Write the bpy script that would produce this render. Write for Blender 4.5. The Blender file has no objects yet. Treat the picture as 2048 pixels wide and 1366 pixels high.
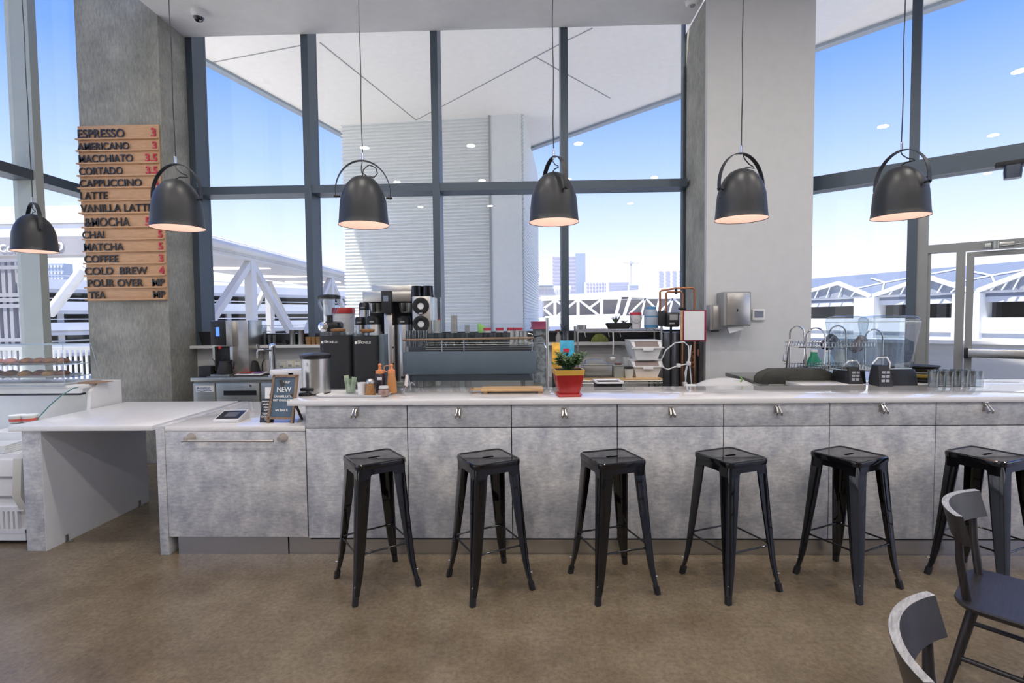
import bpy, bmesh, math, random
from mathutils import Vector, Matrix
random.seed(7)
PI = math.pi
S = bpy.context.scene
C = S.collection
# ---------------- camera ----------------
FPX, YAW, PIT, ROL, HC = 1024.27, -0.0279, 0.0441, 0.0103, 1.5555
_f = Vector((math.sin(YAW)*math.cos(PIT), math.cos(YAW)*math.cos(PIT), -math.sin(PIT)))
_r = Vector((math.cos(YAW), -math.sin(YAW), 0)); _d = _f.cross(_r)
_c, _s = math.cos(ROL), math.sin(ROL)
AX, AY, AZ = _c*_r+_s*_d, -_s*_r+_c*_d, _f
cam = bpy.data.cameras.new('camera'); camo = bpy.data.objects.new('camera', cam); C.objects.link(camo)
m3 = Matrix((AX, -AY, -AZ)).transposed()
camo.matrix_world = Matrix.Translation((0, 0, HC)) @ m3.to_4x4()
cam.sensor_width = 36; cam.lens = 36*FPX/2048; cam.clip_end = 2000; cam.clip_start = .05
S.camera = camo
# ---------------- view, sky, sun ----------------
S.view_settings.view_transform = 'Standard'; S.view_settings.look = 'None'
S.view_settings.exposure = 0.45; S.view_settings.gamma = 1; S.view_settings.use_curve_mapping = False
w = bpy.data.worlds.new('sky'); S.world = w; w.use_nodes = True
nt = w.node_tree; nt.nodes.clear()
tc = nt.nodes.new('ShaderNodeTexCoord'); sp = nt.nodes.new('ShaderNodeSeparateXYZ')
rp = nt.nodes.new('ShaderNodeValToRGB'); bg = nt.nodes.new('ShaderNodeBackground'); wo = nt.nodes.new('ShaderNodeOutputWorld')
nt.links.new(tc.outputs['Generated'], sp.inputs[0]); nt.links.new(sp.outputs[2], rp.inputs[0])
nt.links.new(rp.outputs[0], bg.inputs[0]); nt.links.new(bg.outputs[0], wo.inputs[0])
e = rp.color_ramp.elements
e[0].position = 0.0; e[0].color = (.96, .97, 1, 1)
e[1].position = 1.0; e[1].color = (.05, .17, .70, 1)
for p, c in ((.08, (.86, .90, 1, 1)), (.16, (.64, .74, 1, 1)), (.27, (.40, .55, 1, 1)), (.40, (.18, .35, .98, 1)), (.54, (.09, .24, .86, 1))):
    k = e.new(p); k.color = c
bg.inputs[1].default_value = 1.05
sun = bpy.data.lights.new('sun', 'SUN'); suno = bpy.data.objects.new('sun', sun); C.objects.link(suno)
sun.energy = 6.5; sun.angle = math.radians(.6); sun.color = (1, .93, .82)
suno.rotation_euler = Vector((1, .7, -2.7)).to_track_quat('-Z', 'Y').to_euler()

# ---------------- helpers ----------------
def ray(px, py): return AX*((px-1024)/FPX)+AY*((py-683)/FPX)+AZ
CP = Vector((0, 0, HC))
def atY(px, py, y): v = ray(px, py); return CP+v*(y/v.y)
def atX(px, py, x): v = ray(px, py); return CP+v*(x/v.x)
def atZ(px, py, z): v = ray(px, py); return CP+v*((z-HC)/v.z)
def mm(n, y): return n*y/FPX
MC = {}
def mat(name, col, rough=.5, metal=0., noise=0., nscale=8., bump=0., bscale=60., stretch=(1, 1, 1), col2=None, spec=.5, coat=0., emis=None, fine=None):
    if name in MC: return MC[name]
    m = bpy.data.materials.new(name); m.use_nodes = True; n = m.node_tree.nodes; l = m.node_tree.links
    b = n['Principled BSDF']; b.inputs['Roughness'].default_value = rough; b.inputs['Metallic'].default_value = metal
    b.inputs['Specular IOR Level'].default_value = spec; b.inputs['Coat Weight'].default_value = coat
    b.inputs['Base Color'].default_value = (*col, 1)
    t = n.new('ShaderNodeTexCoord'); mp = n.new('ShaderNodeMapping'); mp.inputs['Scale'].default_value = stretch
    l.new(t.outputs['Object'], mp.inputs[0])
    nz = n.new('ShaderNodeTexNoise'); nz.inputs['Scale'].default_value = nscale; nz.inputs['Detail'].default_value = 6; nz.inputs['Roughness'].default_value = .62
    l.new(mp.outputs[0], nz.inputs['Vector'])
    r = n.new('ShaderNodeValToRGB'); r.color_ramp.elements[0].position = .3; r.color_ramp.elements[1].position = .7
    k = noise or .03
    c2 = col2 or tuple(min(1, c*(1+k)) for c in col); c1 = tuple(c*(1-k) for c in col) if not col2 else col
    r.color_ramp.elements[0].color = (*c1, 1); r.color_ramp.elements[1].color = (*c2, 1)
    l.new(nz.outputs[0], r.inputs[0]); l.new(r.outputs[0], b.inputs['Base Color'])
    if fine:
        m2 = n.new('ShaderNodeMapping'); m2.inputs['Scale'].default_value = fine; l.new(t.outputs['Object'], m2.inputs[0])
        n3 = n.new('ShaderNodeTexNoise'); n3.inputs['Scale'].default_value = 1; n3.inputs['Detail'].default_value = 8; n3.inputs['Roughness'].default_value = .7; l.new(m2.outputs[0], n3.inputs['Vector'])
        r3 = n.new('ShaderNodeValToRGB'); r3.color_ramp.elements[0].position = .34; r3.color_ramp.elements[1].position = .6
        r3.color_ramp.elements[0].color = (.70, .71, .75, 1); r3.color_ramp.elements[1].color = (1.05, 1.05, 1.05, 1); l.new(n3.outputs[0], r3.inputs[0])
        mi = n.new('ShaderNodeMix'); mi.data_type = 'RGBA'; mi.blend_type = 'MULTIPLY'; mi.inputs[0].default_value = 1
        l.new(r.outputs[0], mi.inputs[6]); l.new(r3.outputs[0], mi.inputs[7]); l.new(mi.outputs[2], b.inputs['Base Color'])
    if bump:
        n2 = n.new('ShaderNodeTexNoise'); n2.inputs['Scale'].default_value = bscale; l.new(mp.outputs[0], n2.inputs['Vector'])
        bm_ = n.new('ShaderNodeBump'); bm_.inputs['Strength'].default_value = bump; bm_.inputs['Distance'].default_value = .01
        l.new(n2.outputs[0], bm_.inputs['Height']); l.new(bm_.outputs[0], b.inputs['Normal'])
    if emis: b.inputs['Emission Color'].default_value = (*emis[0], 1); b.inputs['Emission Strength'].default_value = emis[1]
    MC[name] = m; return m
def glassmat(name, tint=(1, 1, 1), gloss=.04, rough=.0, ior=1.45):
    m = bpy.data.materials.new(name); m.use_nodes = True; n = m.node_tree.nodes; l = m.node_tree.links; n.clear()
    o = n.new('ShaderNodeOutputMaterial'); tr = n.new('ShaderNodeBsdfTransparent'); tr.inputs[0].default_value = (*tint, 1)
    g = n.new('ShaderNodeBsdfGlossy'); g.inputs['Roughness'].default_value = rough
    lw = n.new('ShaderNodeLayerWeight'); lw.inputs[0].default_value = .5
    pw = n.new('ShaderNodeMath'); pw.operation = 'POWER'; pw.inputs[1].default_value = 5
    ad = n.new('ShaderNodeMath'); ad.operation = 'MULTIPLY_ADD'; ad.inputs[1].default_value = .9; ad.inputs[2].default_value = gloss; ad.use_clamp = True
    l.new(lw.outputs['Facing'], pw.inputs[0])
    mx = n.new('ShaderNodeMixShader')
    l.new(pw.outputs[0], ad.inputs[0]); l.new(ad.outputs[0], mx.inputs[0]); l.new(tr.outputs[0], mx.inputs[1]); l.new(g.outputs[0], mx.inputs[2]); l.new(mx.outputs[0], o.inputs[0])
    MC[name] = m; return m

class B:
    def __init__(s): s.b = bmesh.new()
    def _x(s, vs, M):
        if M is not None: bmesh.ops.transform(s.b, matrix=M, verts=vs)
    def box(s, x0, x1, y0, y1, z0, z1, bev=0, M=None, seg=2):
        r = bmesh.ops.create_cube(s.b, size=1)['verts']
        for v in r: v.co = Vector((x0+(v.co.x+.5)*(x1-x0), y0+(v.co.y+.5)*(y1-y0), z0+(v.co.z+.5)*(z1-z0)))
        if bev:
            ed = list({e for v in r for e in v.link_edges})
            g = bmesh.ops.bevel(s.b, geom=ed, offset=bev, segments=seg, affect='EDGES', profile=.5)
            r = list({v for f in g['faces'] for v in f.verts} | {v for v in r if v.is_valid})
        s._x(r, M); return s
    def lathe(s, prof, c=(0, 0, 0), seg=24, M=None, sx=1, sy=1, cap=True):
        rings = []; vs = []
        for r, z in prof:
            if r < 1e-5: ring = [s.b.verts.new((c[0], c[1], c[2]+z))]
            else: ring = [s.b.verts.new((c[0]+r*sx*math.cos(2*PI*i/seg), c[1]+r*sy*math.sin(2*PI*i/seg), c[2]+z)) for i in range(seg)]
            rings.append(ring); vs += ring
        for a, b in zip(rings, rings[1:]):
            if len(a) == 1 and len(b) == 1: continue
            for i in range(seg):
                j = (i+1) % seg
                if len(a) == 1: s.b.faces.new((a[0], b[j], b[i]))
                elif len(b) == 1: s.b.faces.new((a[i], a[j], b[0]))
                else: s.b.faces.new((a[i], a[j], b[j], b[i]))
        if cap:
            if len(rings[0]) > 1: s.b.faces.new(rings[0][::-1])
            if len(rings[-1]) > 1: s.b.faces.new(rings[-1])
        s._x(vs, M); return s
    def cyl(s, c, r, h, seg=20, r2=None, M=None): return s.lathe([(r, 0), (r if r2 is None else r2, h)], c, seg, M)
    def rod(s, a, b, r, seg=10, r2=None):
        a = Vector(a); b = Vector(b); d = b-a
        M = Matrix.Translation(a) @ d.to_track_quat('Z', 'Y').to_matrix().to_4x4()
        return s.lathe([(r, 0), (r if r2 is None else r2, d.length)], (0, 0, 0), seg, M)
    def tube(s, pts, r, seg=8, closed=False):
        pts = [Vector(p) for p in pts]; n = len(pts); rings = []
        up = Vector((0, 0, 1)); 
        for i, p in enumerate(pts):
            if closed: t = pts[(i+1) % n]-pts[i-1]
            else: t = pts[min(i+1, n-1)]-pts[max(i-1, 0)]
            t.normalize(); 
            if i == 0: u = t.orthogonal().normalized()
            else:
                u = u-t*u.dot(t)
                u = t.orthogonal().normalized() if u.length < 1e-5 else u.normalized()
            v = t.cross(u); rr = r[i] if isinstance(r, (list, tuple)) else r
            rings.append([s.b.verts.new(p+u*rr*math.cos(2*PI*k/seg)+v*rr*math.sin(2*PI*k/seg)) for k in range(seg)])
        pr = list(zip(rings, rings[1:]))
        if closed: pr.append((rings[-1], rings[0]))
        for a, b in pr:
            for k in range(seg): s.b.faces.new((a[k], a[(k+1) % seg], b[(k+1) % seg], b[k]))
        if not closed: s.b.faces.new(rings[0][::-1]); s.b.faces.new(rings[-1])
        return s
    def prism(s, poly, ax, a0, a1, M=None):
        def mk(p, a):
            return (a, p[0], p[1]) if ax == 'x' else (p[0], a, p[1]) if ax == 'y' else (p[0], p[1], a)
        A = [s.b.verts.new(mk(p, a0)) for p in poly]; D = [s.b.verts.new(mk(p, a1)) for p in poly]
        n = len(poly)
        s.b.faces.new(A[::-1]); s.b.faces.new(D)
        for i in range(n): s.b.faces.new((A[i], A[(i+1) % n], D[(i+1) % n], D[i]))
        s._x(A+D, M); return s
    def loops(s, rings, cap=True):
        R = [[s.b.verts.new(p) for p in r] for r in rings]; n = len(R[0])
        for a, b in zip(R, R[1:]):
            for k in range(n): s.b.faces.new((a[k], a[(k+1) % n], b[(k+1) % n], b[k]))
        if cap: s.b.faces.new(R[0][::-1]); s.b.faces.new(R[-1])
        return s
    def beam(s, a, b, wd, ht):
        a = Vector(a); b = Vector(b); d = (b-a); L = d.length; d.normalize()
        up = Vector((0, 0, 1)) if abs(d.z) < .95 else Vector((1, 0, 0))
        sd = d.cross(up).normalized(); up = sd.cross(d)
        M = Matrix((sd, d, up)).transposed().to_4x4(); M.translation = a
        return s.box(-wd/2, wd/2, 0, L, -ht/2, ht/2, M=M)
    def mesh(s, name, smooth=True):
        bmesh.ops.recalc_face_normals(s.b, faces=s.b.faces)
        me = bpy.data.meshes.new(name); s.b.to_mesh(me); s.b.free()
        if smooth:
            me.shade_smooth(); me.set_sharp_from_angle(angle=math.radians(38))
        return me
    def out(s, name, m, parent=None, loc=(0, 0, 0), rot=(0, 0, 0), smooth=True, label=None):
        o = bpy.data.objects.new(name, s.mesh(name, smooth)); o.data.materials.append(m); C.objects.link(o)
        o.location = loc; o.rotation_euler = rot
        if parent: o.parent = parent
        if label: o['label'] = label
        return o
def tag(o, label, cat, group=None, kind=None):
    if label: o['label'] = label
    if cat: o['category'] = cat
    if group: o['group'] = group
    if kind: o['kind'] = kind
    return o
def T(name, label, cat, loc=(0, 0, 0), rz=0, group=None, kind=None):
    o = bpy.data.objects.new(name, None); C.objects.link(o); o.empty_display_size = .1
    o.location = loc; o.rotation_euler = (0, 0, rz); return tag(o, label, cat, group, kind)
def one(b, name, m, label, cat, loc=(0, 0, 0), rz=0, group=None, kind=None):
    return tag(b.out(name, m, None, loc, (0, 0, rz)), label, cat, group, kind)
def struct(b, name, m, loc=(0, 0, 0), smooth=False, label=None):
    o = b.out(name, m, None, loc, smooth=smooth); o['kind'] = 'structure'
    if label: o['label'] = label
    return o
KIDS = {}
def dup(root, loc, rz=0, label=None, group=None):
    def cp(o, par):
        c = o.copy(); C.objects.link(c)
        if par: c.parent = par
        for ch in [x for x in bpy.data.objects if x.parent == o]: cp(ch, c)
        return c
    r = cp(root, None); r.location = loc; r.rotation_euler = (0, 0, rz)
    if label: r['label'] = label
    if group: r['group'] = group
    return r
def text(par, s, m, size, loc, rot=(PI/2, 0, 0), name='lettering', ext=.0008, sx=1., align='LEFT', spacing=1., bold=0.):
    cu = bpy.data.curves.new('t', 'FONT'); cu.body = s; cu.size = size; cu.extrude = ext; cu.align_x = align; cu.space_character = spacing; cu.offset = bold
    ob = bpy.data.objects.new('t', cu); C.objects.link(ob); bpy.context.view_layer.update()
    dg = bpy.context.evaluated_depsgraph_get()
    me = bpy.data.meshes.new_from_object(ob.evaluated_get(dg)); bpy.data.objects.remove(ob)
    me.transform(Matrix.Diagonal((sx, 1, 1, 1)))
    me.name = name; me.materials.clear(); me.materials.append(m)
    o = bpy.data.objects.new(name, me); C.objects.link(o); o.parent = par; o.location = loc; o.rotation_euler = rot
    return o
def arc(c, r, a0, a1, n, plane='xz'):
    o = []
    for i in range(n+1):
        a = a0+(a1-a0)*i/n; u, v = r*math.cos(a), r*math.sin(a)
        o.append((c[0]+u, c[1], c[2]+v) if plane == 'xz' else (c[0]+u, c[1]+v, c[2]) if plane == 'xy' else (c[0], c[1]+u, c[2]+v))
    return o
def rrect(w_, d_, r, n=5, z=0, cx=0, cy=0):
    p = []
    for qx, qy, a in ((1, 1, 0), (-1, 1, PI/2), (-1, -1, PI), (1, -1, 3*PI/2)):
        for i in range(n+1):
            t = a+PI/2*i/n; p.append((cx+qx*(w_/2-r)+r*math.cos(t), cy+qy*(d_/2-r)+r*math.sin(t), z))
    return p

# ---------------- materials ----------------
white = mat('white_paint', (.62, .625, .63), .6)
ceilm = mat('ceiling_paint', (.80, .79, .77), .7)
quartz = mat('white_quartz', (.78, .76, .75), .07, noise=.02, nscale=60, coat=.3)
lam_mat = mat('concrete_laminate', (.38, .39, .43), .42, nscale=5.5, stretch=(1.2, 1, 1), col2=(.78, .77, .75), bump=.05, fine=(22, 22, 60))
conc = mat('column_concrete', (.25, .25, .22), .8, nscale=2.6, col2=(.44, .43, .38), bump=.3, bscale=25, fine=(60, 60, 14))
floorm = mat('polished_concrete', (.12, .088, .052), .27, nscale=1.9, col2=(.24, .19, .125), bump=.02, bscale=8, fine=(40, 40, 40))
mull = mat('mullion_metal', (.085, .11, .14), .42, .4)
mullL = mat('mullion_light_metal', (.40, .44, .42), .45, .1)
black = mat('black_plastic', (.012, .012, .014), .35)
blackm = mat('black_matte', (.016, .017, .02), .6)
gloss = mat('black_gloss_enamel', (.004, .004, .005), .09, coat=.4)
shade = mat('lamp_black', (.018, .02, .024), .42)
steel = mat('brushed_steel', (.55, .54, .52), .28, .95, noise=.08, nscale=30, stretch=(1, 1, 20))
steelg = mat('kitchen_steel', (.42, .43, .40), .34, .9, noise=.08, nscale=20)
chrome = mat('chrome', (.75, .75, .76), .1, 1)
wood = mat('light_wood', (.60, .36, .20), .5, noise=.14, nscale=10, stretch=(1, 1, 8))
wood2 = mat('beech_wood', (.66, .42, .20), .45, noise=.15, nscale=12, stretch=(1, 6, 6))
woodd = mat('brown_wood', (.28, .17, .10), .5, noise=.25, nscale=12)
dark = mat('dark_stained_wood', (.022, .018, .018), .34, noise=.45, nscale=14, stretch=(1, 8, 1))
darkt = mat('pale_edge_wood', (.33, .32, .31), .4, noise=.4, nscale=20, stretch=(1, 6, 1))
copper = mat('copper', (.50, .22, .12), .3, 1)
red = mat('red', (.45, .03, .03), .35); redt = mat('red_letter', (.55, .03, .06), .4)
yellow = mat('mustard_glaze', (.62, .36, .07), .3); redg = mat('red_glaze', (.36, .02, .02), .25, noise=.25, nscale=8)
redg2 = mat('pink_red_glaze', (.50, .07, .07), .25)
cream = mat('cream', (.68, .66, .58), .5); whitep = mat('white_plastic', (.78, .78, .78), .35)
letter = mat('letter_black', (.02, .02, .025), .3); chalk = mat('chalk_white', (.85, .85, .82), .8)
slate = mat('slate_blue', (.09, .14, .20), .7, noise=.2); slated = mat('slate_dark', (.03, .04, .055), .6)
grayp = mat('espresso_grey', (.10, .135, .165), .45, noise=.1, nscale=6)
leafm = mat('leaf_green', (.05, .12, .035), .45, noise=.4, nscale=40); leafv = mat('leaf_variegated', (.30, .40, .24), .45, noise=.3, nscale=40)
greenc = mat('green_cloth', (.16, .19, .05), .9, noise=.3, nscale=40); soil = mat('soil', (.03, .02, .015), .9)
orange = mat('orange_plastic', (.80, .30, .12), .35); caramel = mat('caramel_sauce', (.55, .24, .08), .4)
blueb = mat('blue_plastic', (.10, .30, .55), .4); greyp = mat('grey_plastic', (.30, .30, .30), .5)
extw = mat('exterior_white', (.80, .79, .77), .6); extg = mat('exterior_grey', (.50, .50, .50), .7)
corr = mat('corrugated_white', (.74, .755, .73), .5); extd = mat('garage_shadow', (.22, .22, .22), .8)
roofm = mat('blue_grey_roof', (.17, .20, .26), .5); pane = mat('window_dark', (.22, .25, .32), .3)
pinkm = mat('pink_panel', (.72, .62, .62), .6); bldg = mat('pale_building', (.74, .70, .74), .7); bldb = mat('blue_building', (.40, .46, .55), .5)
paper = mat('paper', (.80, .80, .80), .8); extw2 = mat('sunlit_white', (.86, .85, .83), .6)
screenb = mat('blue_screen', (.03, .08, .3), .2, emis=((.08, .2, .8), 1.2))
lampin = mat('lamp_inner', (.78, .66, .62), .7); bulbm = mat('bulb', (1, .9, .8), .5, emis=((1, .76, .66), 1.2))
dlm = mat('downlight_glow', (1, 1, 1), .5, emis=((1, .9, .78), 9))
pasA = mat('pastry_brown', (.22, .09, .04), .5, noise=.4, nscale=30); pasB = mat('pastry_golden', (.50, .28, .10), .5, noise=.4, nscale=30)
pasC = mat('pastry_pink', (.55, .25, .22), .5, noise=.3, nscale=30)
ground = mat('asphalt', (.42, .42, .42), .9)
glass = glassmat('window_glass', (.97, .985, .98), .03)
acry = glassmat('acrylic', (.93, .95, .96), .07); cupg = glassmat('drinking_glass', (.90, .93, .94), .14, .02)
sneeze = glassmat('guard_glass', (.95, .97, .985), .04)
blgl = glassmat('blender_cover', (.80, .85, .88), .14, .03)
frostm = mat('frosted_plastic', (.62, .63, .62), .4)
# ================= SETTING =================
struct(B().box(-5.3, 9, -5, 6.2, -.2, 0), 'floor', floorm)
struct(B().box(-5.3, 9, -5.2, -5, 0, 4.82), 'wall_front', mat('grey_back_wall', (.35, .33, .31), .7))
CZ = 4.82
struct(B().box(-3.885, 9, -5, 5.4, CZ, CZ+.3).box(-3.885, 1.86, 5.4, 5.915, CZ, CZ+.3), 'ceiling', ceilm)
struct(B().box(-7.0, -3.885, -5, 6.3, 5.9, 6.2), 'ceiling', ceilm, label='higher white ceiling over the left bay, extended as a sun blocking overhang')  # runs on past the left glass as an unseen overhang that blocks the sun
# columns / piers
one(B().box(-4.79, -3.885, 5.48, 6.15, 0, 5.9, .008), 'concrete_column', conc, 'square raw concrete column carrying the wooden menu board', 'column', kind='structure')
one(B().box(1.875, 2.88, 5.44, 6.2, 0, CZ), 'concrete_pier', conc, 'raw concrete side of the pier beside the white wall', 'column', kind='structure')
struct(B().box(1.868, 2.945, 5.38, 5.44, 0, CZ), 'wall_right', white)
# back glazing
GY = 6.12
wb = T('window_1', None, None, kind='structure')
JF = 5.92
for i, x in enumerate((-3.85, -2.505, -1.02, .455, 1.852)):
    B().box(x-(.04 if i < 4 else .012), x+(.04 if i < 4 else .012), JF if i < 4 else GY-.03, GY+.06, 1.28, 5.4).out('mullion', mull, wb, smooth=False)
xs = [-3.81, -2.465, -.98, .495, 1.84]
for i in range(4):
    x0 = xs[i]; x1 = xs[i+1]-.08 if i < 3 else 1.84
    B().box(x0, x1, JF+.01, GY+.06, 3.035, 3.125).out('transom', mull, wb, smooth=False)
    B().box(x0, x1, JF+.01, GY+.06, 1.28, 1.41).out('sill_rail', black, wb, smooth=False)
    B().box(x0, x1, JF+.02, GY+.06, 5.3, 5.4).out('head_rail', mull, wb, smooth=False)
    B().box(x0, x1, GY+.02, GY+.03, 1.41, 3.035).out('pane', glass, wb, smooth=False)
    B().box(x0, x1, GY+.02, GY+.03, 3.125, 5.3).out('pane', glass, wb, smooth=False)
struct(B().box(-3.885, 1.868, 5.93, 6.2, 0, 1.25), 'wall_back', white)
struct(B().box(-3.885, 1.868, 5.80, 6.12, 1.25, 1.283), 'trim_1', mat('ledge_white', (.72, .72, .72), .3))
# left glazing (runs away from us along the left bay)
wl = T('window_2', None, None, kind='structure')
LX = -5.22
for y in (5.24, 3.5, 1.7, 0, -1.8, -3.6):
    B().box(LX-.04, LX+.20, y-.05, y+.04, 0, 5.9).out('mullion', mullL, wl, smooth=False)
B().box(LX-.04, LX+.16, 6.06, 6.15, 0, 5.9).out('mullion', mullL, wl, smooth=False)
for a, b in ((5.28, 6.06), (3.54, 5.19), (1.74, 3.45), (.04, 1.65), (-1.76, -.05), (-3.56, -1.85)):
    B().box(LX-.04, LX+.18, a, b, 3.03, 3.13).out('transom', mull, wl, smooth=False)
    B().box(LX, LX+.01, a, b, .1, 3.03).out('pane', glass, wl, smooth=False)
    B().box(LX, LX+.01, a, b, 3.13, 5.85).out('pane', glass, wl, smooth=False)
    B().box(LX-.04, LX+.1, a, b, 0, .1).out('sill_rail', mull, wl, smooth=False)
B().box(LX+.12, -4.79, 6.08, 6.12, 0, 5.85).out('pane', glass, wl, smooth=False)
B().box(LX+.12, -4.79, 6.0, 6.14, 3.03, 3.13).out('transom', mull, wl, smooth=False)
# right angled facade : local u along the wall, origin at corner mullion
FO = Vector((3.97, 5.42, 0)); FU = Vector((.784, -.620, 0)); FN = Vector((.620, .784, 0))   # FN points outward
FM = Matrix((FU, FN, Vector((0, 0, 1)))).transposed().to_4x4(); FM.translation = FO
FANG = math.atan2(FU.y, FU.x)
def atF(px, py, off=0):
    v = ray(px, py); t = (FO+FN*off-CP).dot(FN)/v.dot(FN); p = CP+v*t; return (p-FO).dot(FU), p.z
def fbox(par, name, m, u0, u1, z0, z1, d0=0, d1=.16, bev=0):
    return B().box(u0, u1, d0, d1, z0, z1, bev).out(name, m, par, FO, (0, 0, FANG), smooth=bool(bev))
wr = T('window_3', None, None, kind='structure')
fr = mat('storefront_metal', (.30, .31, .31), .4, .35)
u_m0 = atF(1816, 400)[0]; u_m1 = atF(1836, 400)[0]
fbox(wr, 'mullion', mull, u_m0, u_m1, 0, 7, 0, .22)
fbox(wr, 'mullion', fr, u_m1, u_m1+.09, 0, atF(1851, 345)[1], .03, .18)
zt = 3.13; zb = 2.97
fbox(wr, 'transom', mull, -1.35, u_m0, zb, zt, .0, .2)
fbox(wr, 'transom', mull, u_m1, 3.0, zb-.02, zt, .0, .2)
zh = atF(1790, 0)[1]
fbox(wr, 'head_rail', mull, -1.35, 3.0, 5.35, 5.55, .0, .2)
fbox(wr, 'pane', glass, -1.35, u_m0, 0.1, zb, .1, .11); fbox(wr, 'pane', glass, -1.35, u_m0, zt, 5.35, .1, .11)
fbox(wr, 'pane', glass, u_m1, 3.0, zt, 5.35, .1, .11)
zr1 = atF(1855, 490)[1]; zr0 = atF(1855, 506)[1]
uA = u_m1+.09; u0s = atF(1912, 560)[0]; u1s = atF(1930, 560)[0]
fbox(wr, 'door_head', fr, uA, 3.0, zr0, zr1, .03, .16)
fbox(wr, 'pane', glass, uA, 3.0, zr1, zb-.02, .1, .11)
fbox(wr, 'door_post', fr, u0s, u1s, 0, zr0, .0, .16)
fbox(wr, 'sidelight_pane', glass, uA+.02, u0s, .1, zr0-.02, .1, .11)
fbox(wr, 'sidelight_frame', fr, uA, uA+.025, 0, zr0, .05, .16); fbox(wr, 'sidelight_frame', fr, uA, u0s, 0, .12, .05, .16)
dr = T('door_1', None, None, kind='structure')
ud0 = u1s+.01; ud1 = ud0+.92; ust = atF(1948, 560)[0]
zdt = zr0-.02; zdg = atF(1950, 513)[1]
fbox(dr, 'stile', fr, ud0, ust, .02, zdt, .01, .06); fbox(dr, 'stile', fr, ud1-(ust-ud0), ud1, .02, zdt, .01, .06)
fbox(dr, 'top_rail', fr, ust, ud1-.08, zdg, zdt, .01, .06); fbox(dr, 'bottom_rail', fr, ust, ud1-.08, .02, .2, .01, .06)
fbox(dr, 'pane', glass, ust, ud1-.08, .2, zdg, .03, .04)
zp = atF(1990, 707)[1]
pb = fbox(dr, 'push_bar', steel, ud0+.02, ud1-.02, zp-.045, zp+.045, -.07, -.01, .012)
fbox(dr, 'push_bar_cap', black, ud0-.005, ud0+.025, zp-.05, zp+.05, -.075, -.005, .006)
c0 = atF(1965, 492); 
cl = fbox(dr, 'door_closer', steelg, atF(1968, 492)[0], atF(2028, 488)[0], c0[1]-.03, c0[1]+.02, -.05, .01, .006)
B().rod((0, 0, 0), (.32, -.05, .02), .01).cyl((0, 0, -.02), .03, .07).out('closer_arm', steelg, dr, FO+FU*atF(1990, 490)[0]+Vector((0, 0, c0[1]-.02))-FN*.06, (0, 0, FANG))
fbox(wr, 'jamb', fr, ud1+.01, ud1+.12, 0, zr0, .0, .16)
# camera bracket on the transom, and ceiling dome
u, z = atF(2025, 325)
t = T('security_camera', 'dark sensor box hanging from the transom at the far right', 'camera', FO+FU*u-FN*.06+Vector((0, 0, z)), FANG)
B().box(-.12, .12, -.05, .05, -.04, 0, .006).out('bracket', blackm, t)
B().loops([rrect(.12, .09, .02, 3, -.04), rrect(.13, .1, .03, 3, -.1), rrect(.12, .1, .03, 3, -.16)]).out('housing', mat('dark_blue_plastic', (.03, .05, .09), .3), t)
p = atZ(397, 22, CZ)
t = T('dome_camera', 'white and black dome camera on the soffit near the concrete column', 'camera', p)
B().lathe([(.075, 0), (.078, -.03), (.062, -.07), (0.0, -.07)], seg=28).out('housing', whitep, t)
B().lathe([(.05, -.05), (.05, -.075), (.035, -.10), (0, -.112)], seg=24, cap=False).out('lens_dome', gloss, t)
p = atZ(1385, 3, CZ)
t = T('smoke_detector', 'round white smoke detector on the ceiling near the pier', 'detector', p)
B().lathe([(.07, 0), (.07, -.02), (.05, -.04), (0, -.042)], seg=28).out('housing', whitep, t)
B().lathe([(.03, -.04), (.025, -.05), (0, -.052)], seg=20).out('sensor', greyp, t)
# recessed downlights behind the viewer
dl0 = None
for x in (-3, -1, 1, 3, 5):
    for y in (-2.5, .2, 2.6):
        if dl0 is None:
            dl0 = T('downlight', 'round recessed ceiling downlight over the seating', 'lamp', (x, y, CZ-.001), group='recessed downlights')
            B().lathe([(.075, 0), (.08, -.006), (.056, -.008), (.056, 0)], seg=24, cap=False).out('trim_ring', whitep, dl0)
            B().cyl((0, 0, -.004), .055, .002, 24).out('diffuser', dlm, dl0)
        else: dup(dl0, (x, y, CZ-.001))
        l = bpy.data.lights.new('downlight_lamp', 'AREA'); l.shape = 'DISK'; l.size = .16; l.energy = 20; l.color = (1, .93, .86)
        lo = bpy.data.objects.new('downlight_lamp', l); C.objects.link(lo); lo.location = (x, y, CZ-.03)

# ================= COUNTERS =================
FY = 3.298
hc = T('bar_counter', 'long bar counter with white quartz top and concrete laminate panels', 'counter', (0, FY, 0))
ck = mat('counter_edge', (.70, .68, .66), .25)
B().box(-1.565, 4.3, -.02, .575, 1.002, 1.036, .003).box(2.08, 4.3, .576, .86, 1.002, 1.036, .003).out('worktop', quartz, hc)
SX = [-1.455, -.782, -.101, .583, 1.262, 1.932, 2.595, 3.27, 3.95]
for i in range(8):
    a, b = SX[i]+.003, SX[i+1]-.003
    B().box(a, b, 0, .02, .118, .848, .0015).out('front_panel', lam_mat, hc)
    B().box(a, b, 0, .02, .854, 1.000, .0015).out('upper_panel', lam_mat, hc)
B().box(-1.45, 3.94, .02, .5, .10, 1.0).out('carcass', blackm, hc)
B().box(-1.60, 4.2, .03, .05, 0, .118).out('toe_kick', steel, hc)
lc = T('low_counter', 'low counter with white top and a towel bar at the left end of the bar', 'counter', (-1.95, FY, 0))
B().box(-.448, .49, 0, 1.03, .832, .866, .003).out('worktop', quartz, lc)
B().box(-.51, -.452, -.002, 1.03, 0, .868, .002).out('end_panel', lam_mat, lc)
B().box(-.448, .49, 0, .02, .124, .83, .0015).out('front_panel', lam_mat, lc)
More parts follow.
